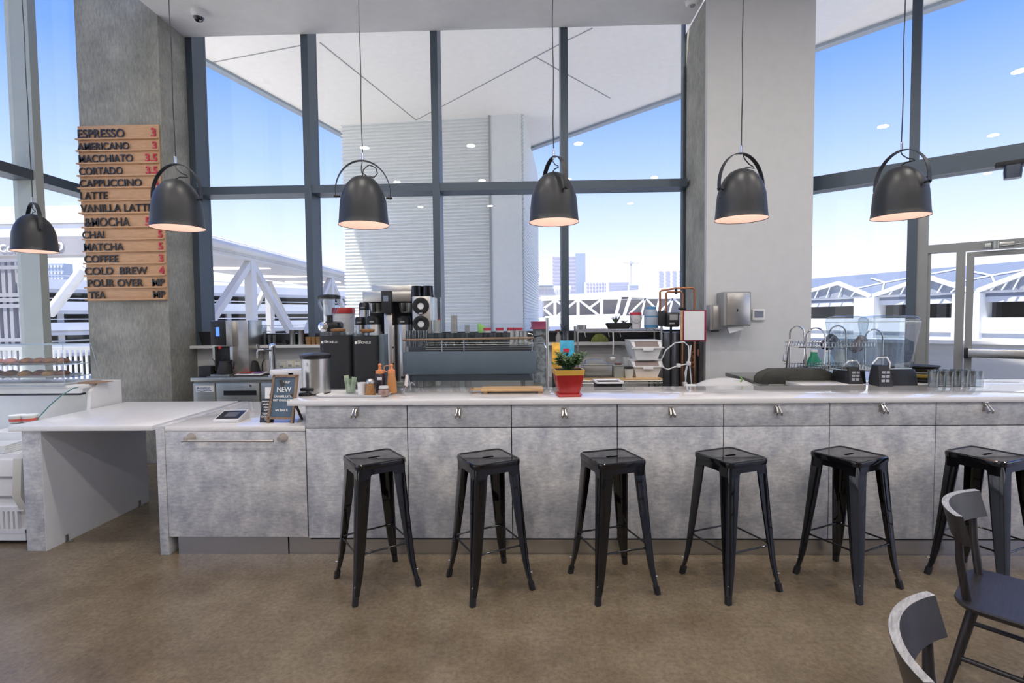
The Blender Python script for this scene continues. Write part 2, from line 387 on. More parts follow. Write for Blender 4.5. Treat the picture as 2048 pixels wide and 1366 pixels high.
B().box(-.448, .49, .02, .7, .124, .83).out('carcass', blackm, lc)
B().box(-.40, .345, .02, .04, 0, .124).out('toe_kick', steel, lc)
tb = B()
xa, za = atY(372, 882, FY-.055).x+1.95, atY(372, 882, FY-.055).z; xb, zb_ = atY(547, 882, FY-.055).x+1.95, atY(547, 882, FY-.055).z
brass = mat('satin_nickel', (.60, .54, .48), .3, .9)
tb.rod((xa-.03, -.055, za), (xb, -.055, zb_), .008)
tb.out('towel_rail', brass, lc)
for x, z in ((xa+.0, za), (xb+.04, zb_)):
    B().lathe([(.03, 0), (.03, .008), (.018, .03), (.014, .065)], seg=20, M=Matrix.Translation((x, 0, z+.012)) @ Matrix.Rotation(PI/2, 4, 'X')).out('rail_bracket', brass, lc)
tl = T('transfer_table', 'white topped side table bridging the pastry case and the low counter', 'table', (-3.0, 3.33, 0))
B().box(-.50, .492, 0, 1.03, .832, .866, .003).out('worktop', mat('white_laminate', (.80, .80, .80), .3), tl)
B().box(-.43, -.30, .02, .97, 0, .832, .002).out('side_panel', lam_mat, tl)
B().box(-.298, -.294, .02, .97, 0, .832).out('panel_face', mat('white_side', (.66, .67, .70), .45), tl)
for y in (.16, .85): B().box(-.294, -.285, y, y+.02, 0, .05).box(-.294, -.25, y, y+.02, 0, .006).out('floor_bracket', steelg, tl)
# bag hooks
hk0 = None
for i, (px, py) in enumerate(((711, 823), (917, 823), (1128, 823), (1342, 821), (1553, 817), (1763, 814), (1970, 813))):
    p = atY(px, py, FY)
    if hk0 is None:
        hk0 = T('bag_hook', '', 'hook', p, group='bag hooks under the bar top')
        B().box(-.018, .018, -.006, 0, -.03, .03, .002).out('plate', steel, hk0)
        for s in (-1, 1): B().tube([(s*.008, -.006, .02), (s*.009, -.03, .0), (s*.012, -.045, -.02), (s*.014, -.04, -.034), (s*.014, -.02, -.03)], .006, 8).out('prong', steel, hk0)
        h = hk0
    else: h = dup(hk0, p)
    h['label'] = ('small metal bag hook above ' + ['the leftmost bar stool', 'the second bar stool from the left', 'and left of the third bar stool', 'and between third and fourth bar stools', 'and right of the fourth bar stool', 'and right of the fifth bar stool', 'the rightmost bar stool'][i])

# ================= STOOLS =================
def leg_b(sx, sy):
    b = B(); rings = []
    for z, e, wd in ((.735, .134, .074), (.70, .139, .074), (.5, .152, .064), (.3, .166, .052), (.16, .177, .042), (.08, .186, .033), (.035, .194, .027)):
        L = [(0, wd), (0, .014), (.004, .004), (.014, 0), (wd, 0), (wd, .01), (.022, .014), (.014, .022), (.01, wd)]
        r = [(sx*(e-u), sy*(e-v), z) for u, v in L]
        rings.append(r if sx*sy > 0 else r[::-1])
    return b.loops(rings)
st = T('bar_stool', '', 'stool', (0, 0, 0), group='black metal bar stools')
s = B(); h = .147
s.loops([rrect(2*h-.02, 2*h-.02, .03, 5, .722), rrect(2*h-.002, 2*h-.002, .034, 5, .724), rrect(2*h+.003, 2*h+.003, .036, 5, .740), rrect(2*h, 2*h, .036, 5, .751),
         rrect(2*h-.012, 2*h-.012, .032, 5, .756), rrect(2*h-.022, 2*h-.022, .028, 5, .7555), rrect(2*h-.032, 2*h-.032, .024, 5, .751), rrect(.1, .1, .02, 5, .7505)])
seat = s.out('seat', gloss, st)
B().box(-.035, .035, -.009, .009, .742, .7525, .002).out('hand_slot', mat('slot_shade', (.0015, .0015, .0015), .9, spec=.05), seat)  # black inset paints the dark inside of the slot; the seat is uncut
for sx in (-1, 1):
    for sy in (-1, 1):
        lg = leg_b(sx, sy).out('leg', gloss, st)
        B().loops([rrect(.030, .030, .006, 2, 0, sx*.186, sy*.186), rrect(.031, .031, .006, 2, .045, sx*.179, sy*.179)]).out('rubber_foot', black, lg)
        B().rod((sx*.176, sy*.176, .1), (sx*.187, sy*.187, .1), .0035).out('rivet', chrome, lg)
for k in range(4):
    M = Matrix.Rotation(k*PI/2, 4, 'Z'); q = .158
    a, b_ = M @ Vector((-.158, -q, .26)), M @ Vector((.158, -q, .26))
    B().tube([a, a.lerp(b_, .1), a.lerp(b_, .16), a.lerp(b_, .84), a.lerp(b_, .9), b_], [.009, .009, .0055, .0055, .009, .009], 10).out('stretcher', gloss, st)
    B().prism([(-.125, .724), (.125, .724), (.125, .665), (.075, .668), (.062, .690), (-.062, .690), (-.075, .668), (-.125, .665)], 'y', -.141, -.136, M=M).out('apron', gloss, st)
B().beam((-.12, -.12, .685), (.12, .12, .685), .02, .006).beam((-.12, .12, .685), (.12, -.12, .685), .02, .006).out('under_brace', gloss, st)
SP = [(-.903, 2.962, .619), (-.230, 2.956, .501), (.492, 2.958, .322), (1.179, 2.979, .395), (1.868, 2.997, .457), (2.645, 2.99, .42)]
SL = ['leftmost of the six bar stools, in front of the towel bar end panel', 'second bar stool from the left', 'third bar stool from the left, below the potted plant', 'fourth bar stool from the left, below the wall dispensers',
      'fifth bar stool from the left, below the blenders', 'rightmost bar stool, partly hidden behind a wooden chair']
SL[0] = 'leftmost of the six black metal bar stools'
for i, (x, y, a) in enumerate(SP):
    o = st if i == 0 else dup(st, (x, y, 0), a)
    o.location = (x, y, 0); o.rotation_euler = (0, 0, a); o['label'] = 'glossy black metal bar stool, ' + SL[i]
# ================= CHAIRS =================
def chair(loc, rz, label):
    c = T('dining_chair', label, 'chair', loc, rz, group='dark wooden chairs')
    rg = []
    for z, k in ((.425, .94), (.432, .98), (.445, 1), (.452, .985)):
        rg.append([(x*k, y*k, z) for x, y, _ in rrect(.43, .42, .09, 6)])
    B().loops(rg).out('seat', dark, c)
    # curved top rail
    R = .40; n = 14; A = math.radians(35); o_, i_ = [], []
    rings = []
    for i in range(n+1):
        a = -A+2*A*i/n
        k0, k1 = R, R-.024
        cy = .255-R
        pts = [(k1*math.sin(a), cy+k1*math.cos(a)-.012, .685), (k0*math.sin(a), cy+k0*math.cos(a)-.012, .685), (k0*math.sin(a), cy+k0*math.cos(a)+.016, .79), (k1*math.sin(a), cy+k1*math.cos(a)+.016, .79)]
        rings.append(pts)
    br = B().loops(rings).out('backrest', dark, c)
    rings = []
    for i in range(n+1):
        a = -A+2*A*i/n; cy = .271-R
        rings.append([((R-.023)*math.sin(a), cy+(R-.023)*math.cos(a), .7902), ((R-.001)*math.sin(a), cy+(R-.001)*math.cos(a), .7902), ((R-.001)*math.sin(a), cy+(R-.001)*math.cos(a), .7915), ((R-.023)*math.sin(a), cy+(R-.023)*math.cos(a), .7915)])
    B().loops(rings).out('top_edge', darkt, br, label='paler strip along the top edge')  # paler strip laid along the top of the backrest
    for s_ in (-1, 1):
        B().tube([(s_*.15, .165, .43), (s_*.17, .19, .6), (s_*.185, .195, .72)], [.015, .014, .011], 12).out('back_post', dark, c)
        B().tube([(s_*.14, .15, .43), (s_*.20, .235, 0)], [.018, .012], 12).out('leg', dark, c)
        B().tube([(s_*.14, -.14, .43), (s_*.19, -.20, 0)], [.018, .012], 12).out('leg', dark, c)
        B().rod((s_*.168, .19, .22), (s_*.165, -.17, .22), .010).out('stretcher', dark, c)
    B().rod((-.165, 0, .22), (.165, 0, .22), .010).out('stretcher', dark, c)
    return c
chair((1.923, 1.965, 0), math.radians(43), 'dark wooden chair with curved back standing in front of the rightmost bar stool')
chair((1.117, 1.115, 0), math.radians(52), 'nearest dark wooden chair, only its curved back showing at bottom right')

# ================= PENDANTS =================
PD = [(70, 498, 4.2, -31, .8), (356, 455, 3.25, -4, 0), (728, 451, 3.25, 14, 0), (1108, 442, 3.25, -67, 0), (1482, 446, 3.25, 20, 0), (1800, 443, 3.25, -73, 0)]
PLB = ['leftmost black dome pendant lamp in front of the left window', 'black dome pendant lamp hanging in front of the concrete column', 'black dome pendant lamp with a loop of slack cord in front of the corrugated tower',
       'black dome pendant lamp above the red and yellow plant pot', 'black dome pendant lamp in front of the white wall', 'rightmost black dome pendant lamp above the blenders']
def pendant(i, px, py, y, ang, _):
    p = atY(px, py, y); p.z = 2.16
    t = T('pendant_lamp', PLB[i], 'lamp', p, 0, group='black dome pendants over the bar')
    prof = [(.157, -.003), (.155, 0), (.151, .03), (.147, .09), (.141, .15), (.126, .205), (.102, .25), (.070, .285), (.035, .302), (0, .308)]
    inn = [(.154, .0), (.146, .06), (.138, .14), (.120, .20), (.095, .243), (.06, .28), (0, .295)]
    sh = B().lathe(prof, seg=48, cap=False).out('lamp_shade', shade, t)
    B().lathe(inn, seg=40, cap=False).out('shade_lining', lampin, sh, label='pale pink inner lining')
    B().lathe([(0, .10), (.03, .11), (.042, .14), (.03, .18), (.018, .22), (.018, .28)], seg=16, cap=False).out('bulb', bulbm, t)
    M = Matrix.Rotation(math.radians(ang), 4, 'Z')
    st_ = B(); pts = []
    for k in range(25):
        a = PI*k/24; x = .166*math.cos(a)*(1 if abs(math.cos(a)) < 2 else 1); z = .20+.20*math.sin(a)
        pts.append((x, z))
    rr = []
    for k, (x, z) in enumerate([(.163, .165)]+pts+[(-.163, .165)]):
        nx = x/.166; nz = (z-.2)/.20; L = math.hypot(nx, nz) or 1; ux, uz = nx/L, nz/L
        if z < .2: ux, uz = (1 if x > 0 else -1), 0
        rr.append([M @ Vector((x, -.014, z)), M @ Vector((x, .014, z)), M @ Vector((x+ux*.004, .014, z+uz*.004)), M @ Vector((x+ux*.004, -.014, z+uz*.004))])
    st_.loops(rr).out('handle_strap', shade, t)
    for s_ in (-1, 1):
        B().rod(M @ Vector((s_*.140, 0, .175)), M @ Vector((s_*.178, 0, .175)), .007, 12).out('pivot_screw', black, t)
    B().cyl((0, 0, .395), .008, .055, 12).out('ferrule', chrome, t)
    # slack cord then the long cord
    if i == 2: lp = [(0, .40), (-.008, .35), (-.006, .325), (.03, .30), (.07, .30), (.09, .325), (.08, .36), (.04, .375), (.005, .345), (.0, .32), (0, .305)]
    else: lp = [(0, .40), (.012, .37), (.045, .34), (.08, .325), (.09, .315), (.07, .315), (.035, .318), (0, .305)]
    q = [M @ Vector((a, -.01, b)) for a, b in lp]
    B().tube(q, .0035, 6).out('slack_cord', black, t)
    wob = [(0.0025*math.sin(k*1.7+i), 0, .45+(CZ-.03-2.16-.45)*k/14) for k in range(15)]
    B().tube(wob, .0032, 6).out('cord', black, t)
    B().cyl((0, 0, CZ-2.16-.03), .05, .03, 24).out('ceiling_rose', whitep, t)
    l = bpy.data.lights.new('pendant_bulb', 'POINT'); l.energy = .55; l.color = (1, .70, .58); l.shadow_soft_size = .03
    lo = bpy.data.objects.new('pendant_bulb', l); C.objects.link(lo); lo.parent = t; lo.location = (0, 0, .07)
for i, a in enumerate(PD): pendant(i, *a)
# high ceiling for the first lamp is above z 4.82: extend its cord
# ================= MENU BOARD =================
p0 = atY(150, 600, 5.45); p1 = atY(329, 601, 5.45); ptop = atY(232, 250, 5.45); pbot = atY(245, 603, 5.45)
mb = T('menu_board', 'tall wooden letter board menu with black drink names and red prices on the concrete column', 'menu board', (-4.79, 5.475, pbot.z))
HB = ptop.z-pbot.z
rows = [('ESPRESSO', '3', 0), ('AMERICANO', '3', 0), ('MACCHIATO', '3.5', 0), ('CORTADO', '3.5', 0), ('CAPPUCCINO', '4', 0), ('LATTE', '4', 0), ('VANILLA LATTE', '', 0),
        ('&MOCHA', '5', 1), ('CHAI', '5', 1), ('MATCHA', '5', 1), ('COFFEE', '3', 1), ('COLD  BREW', '4', 1), ('POUR OVER', 'MP', 1), ('TEA', 'MP', 1)]
yb = [65, 168, 252, 340, 427, 512, 600, 690, 790, 875, 960, 1045, 1130, 1215, 1297]
endx = [428, 458, 480, 405, 535, 292, 605, 440, 255, 388, 348, 550, 515, 245]
stx = [88, 75, 78, 78, 80, 82, 95, 120, 100, 105, 105, 105, 120, 128]
def bl(v, pxx=240): q = atY(pxx, 230+v/3.503, 5.43); return q.z-pbot.z
B().box(.0, .885, -.018, 0, bl(693), bl(65), .002).out('backboard', wood, mb)
B().box(.025, .91, -.018, 0, bl(1300), bl(693)-.002, .002).out('backboard', wood, mb)
for i, (a, pr, k) in enumerate(rows):
    zt_, zb2 = bl(yb[i]), bl(yb[i+1])
    o = .0 if k == 0 else .025
    B().box(o-.012, o+.885, -.045, -.018, zb2+.002, zb2+.018, .002).out('shelf_rail', wood, mb)
    hgt = (zt_-zb2)*.60
    x0 = atY(130+stx[i]/3.503, 400, 5.43).x+4.79; x1 = atY(130+endx[i]/3.503, 400, 5.43).x+4.79
    x0 = max(x0, .004)
    lt = text(mb, a, letter, hgt/.70, (x0, -.030, zb2+.022), ext=.004, bold=.0012)
    wd = max(v.co.x for v in lt.data.vertices)
    lt.data.transform(Matrix.Diagonal(((x1-x0)/wd, 1, 1, 1)))
    if pr:
        pt = text(mb, pr, redt if pr != 'MP' else letter, hgt/.70, (o+.87 if pr != '5' or i != 7 else .77, -.030, zb2+.022), ext=.004, align='RIGHT', bold=.002, name='price')
# ================= WALL THINGS ON THE WHITE WALL =================
WY = 5.38
def wallthing(px0, px1, py0, py1, d):
    a = atY(px0, py1, WY-d); b = atY(px1, py0, WY-d); return a, b
a, b = wallthing(1447, 1503, 583, 652, .2)
t = T('paper_towel_dispenser', 'large steel paper towel dispenser on the white wall with a white towel hanging out', 'dispenser', ((a.x+b.x)/2, WY, a.z))
W_, H_ = (b.x-a.x), b.z-a.z
B().box(-W_/2, W_/2, -.2, 0, 0, H_, .012).out('housing', greyp, t)
B().box(-W_/2+.03, W_/2-.015, -.212, -.2, .01, H_-.015, .004).out('steel_cover', steel, t)
B().box(-.012, .002, -.214, -.21, H_*.42, H_*.50).out('window_slot', black, t)
B().prism([(-.08, -.02), (.08, .0), (.075, -.04), (-.06, -.075)], 'y', -.16, -.157).out('paper_towel', paper, t)
a, b = wallthing(1420, 1445, 609, 661, .12)
t = T('soap_dispenser', 'narrow steel soap dispenser on the wall left of the towel dispenser', 'dispenser', ((a.x+b.x)/2, WY, a.z))
W_, H_ = (b.x-a.x), b.z-a.z
B().box(-W_/2, W_/2, -.11, 0, 0, H_, .01).out('housing', greyp, t)
B().box(-W_/2+.03, W_/2-.002, -.122, -.11, .012, H_-.012, .004).out('steel_cover', steel, t)
B().box(-.03, .03, -.115, -.04, -.015, .0).out('spout', black, t)
a, b = wallthing(1505, 1531, 618, 641, .03)
t = T('thermostat', 'white thermostat with a grey screen on the wall beside the towel dispenser', 'thermostat', ((a.x+b.x)/2, WY, a.z))
W_, H_ = (b.x-a.x), b.z-a.z
B().box(-W_/2, W_/2, -.03, 0, 0, H_, .008).out('housing', whitep, t)
B().box(-W_/2+.02, W_/2-.02, -.0315, -.029, .03, H_-.018).out('screen', pane, t)
# clipboard on the concrete pier edge
a = atY(1366, 683, 5.2); b = atY(1412, 620, 5.2)
t = T('menu_holder', 'red bordered clear document holder hanging at the pier corner', 'clipboard', ((a.x+b.x)/2, 5.2, a.z), math.radians(-8))
W_, H_ = b.x-a.x, b.z-a.z
B().box(-W_/2, W_/2, 0, .012, 0, H_, .003).out('frame', mat('maroon_vinyl', (.25, .02, .06), .4), t)
B().box(-W_/2+.014, W_/2-.02, -.004, 0, .014, H_-.012).out('sheet', paper, t)
B().box(-W_/2-.02, -W_/2, 0, .03, .01, H_-.005).out('spine', wood, t)
# ================= BAR EQUIPMENT =================
HT = 1.036    # bar top height
def on(px, z, y):            # point on a horizontal surface at depth y below pixel column px
    p = atY(px, 700, y); return Vector((p.x, y, z))
def px2(px0, px1, y): return atY(px1, 700, y).x-atY(px0, 700, y).x
# work counter behind the bar
wc = T('work_counter', 'low steel work counter behind the bar', 'counter', (0, 3.9, 0))
B().box(-1.70, 1.5, .03, .78, .87, .90, .003).out('worktop', steelg, wc)
B().box(-1.44, 1.47, .08, .75, 0, .87).out('cabinet', steelg, wc)
# --- undercounter fridge ---
fy = 5.35; a = atY(388, 755, fy); b = atY(640, 755, fy)
zt0 = a.z
fg = T('undercounter_fridge', 'stainless worktop refrigerator with dark drawer slots below the hot water tower', 'refrigerator', (a.x, fy, 0))
Wd = b.x-a.x
B().box(-.02, Wd, -.03, .44, zt0-.04, zt0, .004).out('worktop', steelg, fg)
B().box(0, Wd, 0, .44, .12, zt0-.045).out('body', steelg, fg)
for x in (.05, Wd-.05): 
    for y in (.05, .40): B().cyl((x, y, 0), .02, .13).out('leg', black, fg)
dx0 = px2(388, 435, fy); dx1 = px2(388, 521, fy)
for x0, x1 in ((dx0, dx1), (dx1+.02, dx1+.02+(dx1-dx0))):
    d = B().box(x0, x1, -.03, 0, .45, zt0-.06, .004).out('drawer', steelg, fg)
    B().box(x0+.08, x1-.03, -.033, -.028, zt0-.19, zt0-.14).out('handle_slot', black, d)
    B().rod((x1-.09, -.04, zt0-.085), (x1-.09, -.03, zt0-.085), .012).out('lock', chrome, d)
B().box(0, dx0-.02, -.02, 0, .2, zt0-.06, .004).out('side_grille', steelg, fg)
bd = B().box(.03, dx0-.03, -.024, -.018, zt0-.155, zt0-.085).out('badge', whitep, fg)
text(bd, 'Avantco', mat('badge_blue', (.03, .12, .3), .4), .045, (.04, -.026, zt0-.125), name='brand_lettering')
B().tube([(.045, -.025, zt0-.135), (.10, -.025, zt0-.145), (.16, -.025, zt0-.135), (.2, -.025, zt0-.14)], .003, 5).out('swoosh', mat('badge_blue', (0, 0, 0)), bd)
FT = zt0
# --- hot water tower ---
y = 5.5; x0 = atY(426, 700, y).x; x1 = atY(465, 700, y).x; zt = atY(450, 641, y).z; ww = px2(426, 466, y)
hw = T('hot_water_dispenser', 'tall stainless hot water tower with black front and blue screen', 'water dispenser', (x0+ww/2, y, FT))
H = zt-FT
sd = px2(466, 492, y)
B().box(-ww/2+.01, ww/2+sd, .05, .36, 0, H, .006).box(-ww/2, ww/2+.01, -.02, .06, H*.53, H, .006).out('body', steel, hw)
B().box(-ww/2-.004, ww/2-.06, -.028, -.016, H*.55, H-.005, .004).out('control_panel', black, hw)
B().box(-.055, -.015, -.031, -.027, H*.72, H*.88).out('screen', screenb, hw)
B().box(-ww/2+.02, ww/2-.03, .035, .05, .03, H*.53).out('recess', black, hw)
B().box(ww/2-.03, ww/2+.005, -.01, .06, 0, H*.53, .004).out('side_post', steel, hw); B().box(-ww/2, -ww/2+.025, -.01, .06, .02, H*.53).out('side_post', steel, hw)
B().rod((-.02, -.03, H*.51), (-.02, -.01, H*.51), .014).out('red_button', mat('red_light', (.7, .02, .02), .3), hw)
B().box(-ww/2-.02, ww/2+.01, -.10, .06, 0, .025, .004).out('drip_tray', steelg, hw)
# --- kettles ---
def kettle(px, z, y, sc, label, flip=1):
    t = T('gooseneck_kettle', label, 'kettle', on(px, z, y), 0, group='black gooseneck kettles')
    B().lathe([(.075*sc, 0), (.078*sc, .01*sc), (.06*sc, .09*sc), (.046*sc, .135*sc), (.045*sc, .14*sc)], seg=28).out('body', blackm, t)
    B().lathe([(.047*sc, .138*sc), (.03*sc, .15*sc), (.008*sc, .153*sc), (.011*sc, .168*sc), (0, .172*sc)], seg=20).out('lid', black, t)
    f = flip
    B().tube([(f*.07*sc, 0, .03*sc), (f*.10*sc, 0, .04*sc), (f*.098*sc, 0, .09*sc), (f*.105*sc, 0, .135*sc), (f*.13*sc, 0, .16*sc)], [.008*sc, .007*sc, .006*sc, .005*sc, .005*sc], 8).out('spout', blackm, t)
    B().tube([(-f*.045*sc, 0, .13*sc), (-f*.085*sc, 0, .145*sc), (-f*.105*sc, 0, .12*sc), (-f*.10*sc, 0, .05*sc)], .008*sc, 8).out('handle', black, t)
kettle(448, FT+.027, 5.45, 1.0, 'black gooseneck kettle standing in the hot water dispenser', -1)
kettle(506, FT, 5.66, 1.0, 'black gooseneck kettle beside the hot water dispenser', 1)
one(B().box(-.07, .07, -.05, .05, 0, .115, .006), 'black_box', blackm, 'small matte black box on the fridge left of the kettle', 'box', on(413, FT, 5.45))
LZ = 1.283
t = T('black_bin', 'black open bin on the ledge left of the hot water dispenser', 'bin', on(418, LZ, 5.9))
B().loops([rrect(.12, .1, .02, 3, 0), rrect(.17, .14, .02, 3, .15)]).out('body', black, t); B().loops([rrect(.18, .15, .02, 3, .15), rrect(.18, .15, .02, 3, .16)]).out('rim', black, t)
t = T('recipe_binder', 'open binder with red and purple pages on the fridge top', 'book', on(500, FT, 5.50))
B().box(-.15, .16, -.08, .09, 0, .012).out('cover', blackm, t)
B().prism([(-.08, .012), (.09, .02), (.09, .035), (-.08, .016)], 'x', -.14, .15).out('pages', paper, t)
B().box(-.13, .02, -.04, .08, .034, .036, M=None).out('red_page', red, t); B().box(.03, .12, -.04, .08, .034, .036).out('purple_page', mat('purple', (.28, .14, .45), .6), t)
# tap tower
t = T('tap_tower', 'chrome beer style tap tower standing on the fridge', 'tap', on(545, FT, 5.42))
B().cyl((0, 0, 0), .055, .015, 24).cyl((0, 0, .015), .037, .31, 24).lathe([(.037, 0), (.032, .02), (0, .03)], (0, 0, .325), 24).out('column', chrome, t)
B().rod((0, -.03, .28), (-.04, -.10, .29), .012).tube([(-.04, -.10, .29), (-.09, -.12, .29), (-.10, -.12, .27), (-.10, -.12, .20)], .011, 10).out('faucet', chrome, t)
B().tube([(-.095, -.12, .29), (-.10, -.12, .35)], [.009, .013], 10).out('tap_handle', chrome, t)
# ledge glasses, pitchers, cups
def tumbler(loc, r, h, label, group, m=cupg, r2=None, name='drinking_glass', cat='glass', lab=True):
    r2 = r2 or r*.85
    b = B().lathe([(0, .004), (r2*.93, .004), (r*.94, h), (r, h), (r2, 0), (0, 0)], seg=20, cap=False)
    return one(b, name, m, label, cat, loc, 0, group)
g0 = None
for k in range(12):
    r_, c_ = k % 2, k//2
    p = on(502+c_*9.5, LZ+.0, 5.84+.10*r_)
    h = .115
    if g0 is None: g0 = tumbler(p, .028, h, 'upturned clear glass in the cluster on the ledge behind the kettles', 'clear glasses on the window ledge')
    else: dup(g0, p)
for k in range(6):
    p = on(502+k*9.5, LZ+.117, 5.86); 
    if k < 4: dup(g0, p)
for px, l in ((586, 'left tall steel pitcher on the window ledge'), (603, 'right tall steel pitcher on the window ledge')):
    one(B().lathe([(.032, 0), (.036, .003), (.034, .165), (.037, .17), (.034, .171), (.032, .168), (.03, .01), (0, .01)], seg=24, cap=False), 'steel_pitcher', steel, l, 'pitcher', on(px, LZ, 5.86), 0, 'steel pitchers')
for px, l, r_ in ((618, 'brown woven cup lying nearest the steel pitchers', .035), (628, 'middle small brown cup beside the window mullion', .026), (637, 'rightmost small brown cup beside the window mullion', .026)):
    one(B().lathe([(r_*.8, 0), (r_, .05), (r_, .09), (r_*.85, .09), (r_*.7, .01)], seg=20, cap=False), 'brown_cup', mat('brown_cup', (.32, .18, .07), .6, noise=.3), l, 'cup', on(px, LZ, 5.84), 0, 'brown cups')
t = T('black_speaker_tray', 'flat black tray on the ledge left of the steel pitchers', 'tray', on(563, LZ, 5.87))
B().box(-.08, .08, -.05, .05, 0, .02, .005).out('tray', blackm, t); B().cyl((.05, -.02, .02), .03, .04, 18).out('cup', black, t)
for px, hh, l in ((566, .135, 'leftmost cream canister on the fridge behind the chalkboard'), (583, .15, 'middle cream canister, the tallest, behind the chalkboard'), (598, .14, 'rightmost cream canister behind the chalkboard')):
    t = T('cream_canister', l, 'canister', on(px, FT, 5.62), 0, 'cream canisters')
    B().lathe([(.048, 0), (.054, hh-.01), (.05, hh), (.045, hh), (.043, .02), (0, .02)], seg=28, cap=False).out('body', cream, t)
    B().box(-.018, .018, -.0545, -.05, hh*.55, hh*.75).out('label', greyp, t)
# white wall panel piece + paper sign
t = T('white_shelf', 'white counter shelf with a triangular bracket behind the chalkboard', 'shelf', (atY(540, 742, 4.36).x, 4.36, .0))
z = atY(580, 741, 4.3).z
B().box(0, .38, 0, .3, z-.03, z, .003).out('board', quartz, t)
B().prism([(0, z-.03), (.16, z-.20), (.20, z-.20), (.20, z-.03)], 'y', 0, .02).out('bracket', white, t)
B().box(.16, .38, .0, .3, 0, z-.03).out('support', white, t)
a = atY(526, 797, 4.0); b = atY(552, 767, 4.0)
t = T('paper_card', 'blank white card standing behind the small black menu sign', 'card', on(539, .868, 3.95))
B().prism([(-.05, 0), (.05, 0), (.055, .17), (-.045, .17)], 'y', 0, .004).out('sheet', paper, t)
B().prism([(.0, 0), (.05, 0), (0, .12)], 'x', -.01, .01).out('stand', whitep, t)
# --- small steel bin ---
y = 3.60; p = on(631, HT, y)
sb = T('pedal_bin', 'small stainless pedal bin with black lid on the bar top', 'bin', p)
r = px2(603, 660, y)/2; H = .293
B().lathe([(r*.93, .012), (r*.93, H-.035)], seg=40).out('body', steel, sb)
B().lathe([(r*.98, H-.04), (r*1.03, H-.03), (r*1.03, H-.012), (r*.7, H-.002), (0, H)], seg=40).out('lid', black, sb)
B().cyl((0, 0, 0), r*.95, .012, 36).out('base_ring', black, sb)
B().loops([rrect(.085, .05, .02, 4, 0, -.04, -r+.0), rrect(.08, .05, .02, 4, .018, -.04, -r), rrect(.075, .04, .018, 4, .022, -.04, -r)]).box(-.075, .02, -r-.0, -r+.03, .03, .055, .006).out('pedal', black, sb)
B().lathe([(.011, 0), (.011, .003)], seg=16, M=Matrix.Translation((-.03, -r*.93, H*.74)) @ Matrix.Rotation(PI/2, 4, 'X')).out('emblem', chrome, sb)
# --- twin grinders with hoppers ---
def grinder(px0, px1, ytop, side, label):
    y = 4.02; w_ = px2(px0, px1, y); x = atY((px0+px1)/2, 700, y).x; zt = atY(px0, ytop, y).z-.90
    t = T('espresso_grinder', label, 'grinder', (x, y, .90), 0, 'black espresso grinders')
    rg = [rrect(w_, .22, .05, 5, z, 0, .11) for z in (0, .02, zt-.03)]
    B().loops(rg).out('body', blackm, t)
    B().loops([rrect(w_*.99, .22, .05, 5, zt-.03, 0, .11), rrect(w_*.99, .22, .05, 5, zt, 0, .11)]).out('top_tray', acry, t)
    sp_ = B().box(w_/2-.001, w_/2+side, .06, .24, .02, zt-.02, .01).out('side_panel', grayp, t)
    tx = text(t, 'SIMONELLI', chalk, .026, (-w_/2+.05, -.002, zt-.09), sx=.85, ext=.0005, name='brand_lettering')
    text(t, 'nuova', chalk, .012, (-w_/2+.05, -.002, zt-.068), ext=.0005, name='brand_lettering')
    B().box(-w_/2+.028, -w_/2+.044, -.002, .001, zt-.092, zt-.072).out('brand_mark', chalk, t)
    B().lathe([(.03, 0), (.055, .008), (.06, .025), (.03, .03), (0, .03)], (0, .1, zt-.005), 20).out('bean_heap', mat('roasted_beans', (.30, .14, .05), .7, noise=.4, nscale=60), t)
    return t
grinder(636, 700, 664, .03, 'left black espresso grinder with a clear top behind the pedal bin')
grinder(703, 753, 665, .045, 'right black espresso grinder with a clear top beside the guard post')
# retail grinder with glass hopper behind
y = 5.0
t = T('hopper_grinder', 'coffee grinder with a cone shaped clear hopper behind the black grinders', 'grinder', on(661, .9, y))
cz = [atY(661, v, y).z-.9 for v in (590, 598, 610, 628, 632, 645, 662)]
B().lathe([(.105, cz[1]), (.10, cz[2]), (.045, cz[4]), (.025, cz[4])], seg=28, cap=False).out('hopper', cupg, t)
B().lathe([(.0, cz[0]+.005), (.095, cz[0]), (.108, cz[0]-.01), (.108, cz[1]), (.1, cz[1])], seg=28).out('hopper_lid', black, t)
B().cyl((0, 0, cz[5]), .03, cz[4]-cz[5]+.01, 16).box(-.06, .10, -.05, .12, cz[6], cz[5]+.01, .03).out('motor', black, t)
B().lathe([(.045, 0), (.05, .02), (.02, .03)], seg=24, M=Matrix.Translation((-.04, -.05, (cz[5]+cz[6])/2)) @ Matrix.Rotation(PI/2, 4, 'X')).out('dial', chrome, t)
B().box(-.09, .09, -.04, .2, 0, cz[6]+.01, .01).out('body', black, t)
y = 5.86
def bucket(px0, px1, py1, py0, y, zb, label, bm_, rm, sq=False, name='bucket', grp=None):
    r = px2(px0, px1, y)/2; h = atY(px0, py0, y).z-zb; t = T(name, label, 'bucket', on((px0+px1)/2, zb, y), 0, grp)
    B().lathe([(r*.86, 0), (r*.97, h*.86)], seg=32).out('body', bm_, t)
    B().lathe([(r, h*.84), (r, h*.93), (r*.96, h), (0, h*1.0)], seg=32).out('lid', rm, t)
    B().tube([Vector((r*math.cos(a_), -r*.6*math.sin(a_)-.02, h*.84-.09*math.sin(a_))) for a_ in [PI*k/12 for k in range(13)]], .003, 6).out('handle', greyp, t)
    B().box(-r*.3, r*.3, -r*.97, -r*.9, h*.35, h*.6).out('label', mat('label_grey', (.5, .5, .55), .5), t)
    return t
bucket(667, 711, 652, 616, 5.9, LZ+.0, 'grey white bucket with a red rim on the ledge behind the grinders', mat('bucket_white', (.62, .62, .64), .5), red)
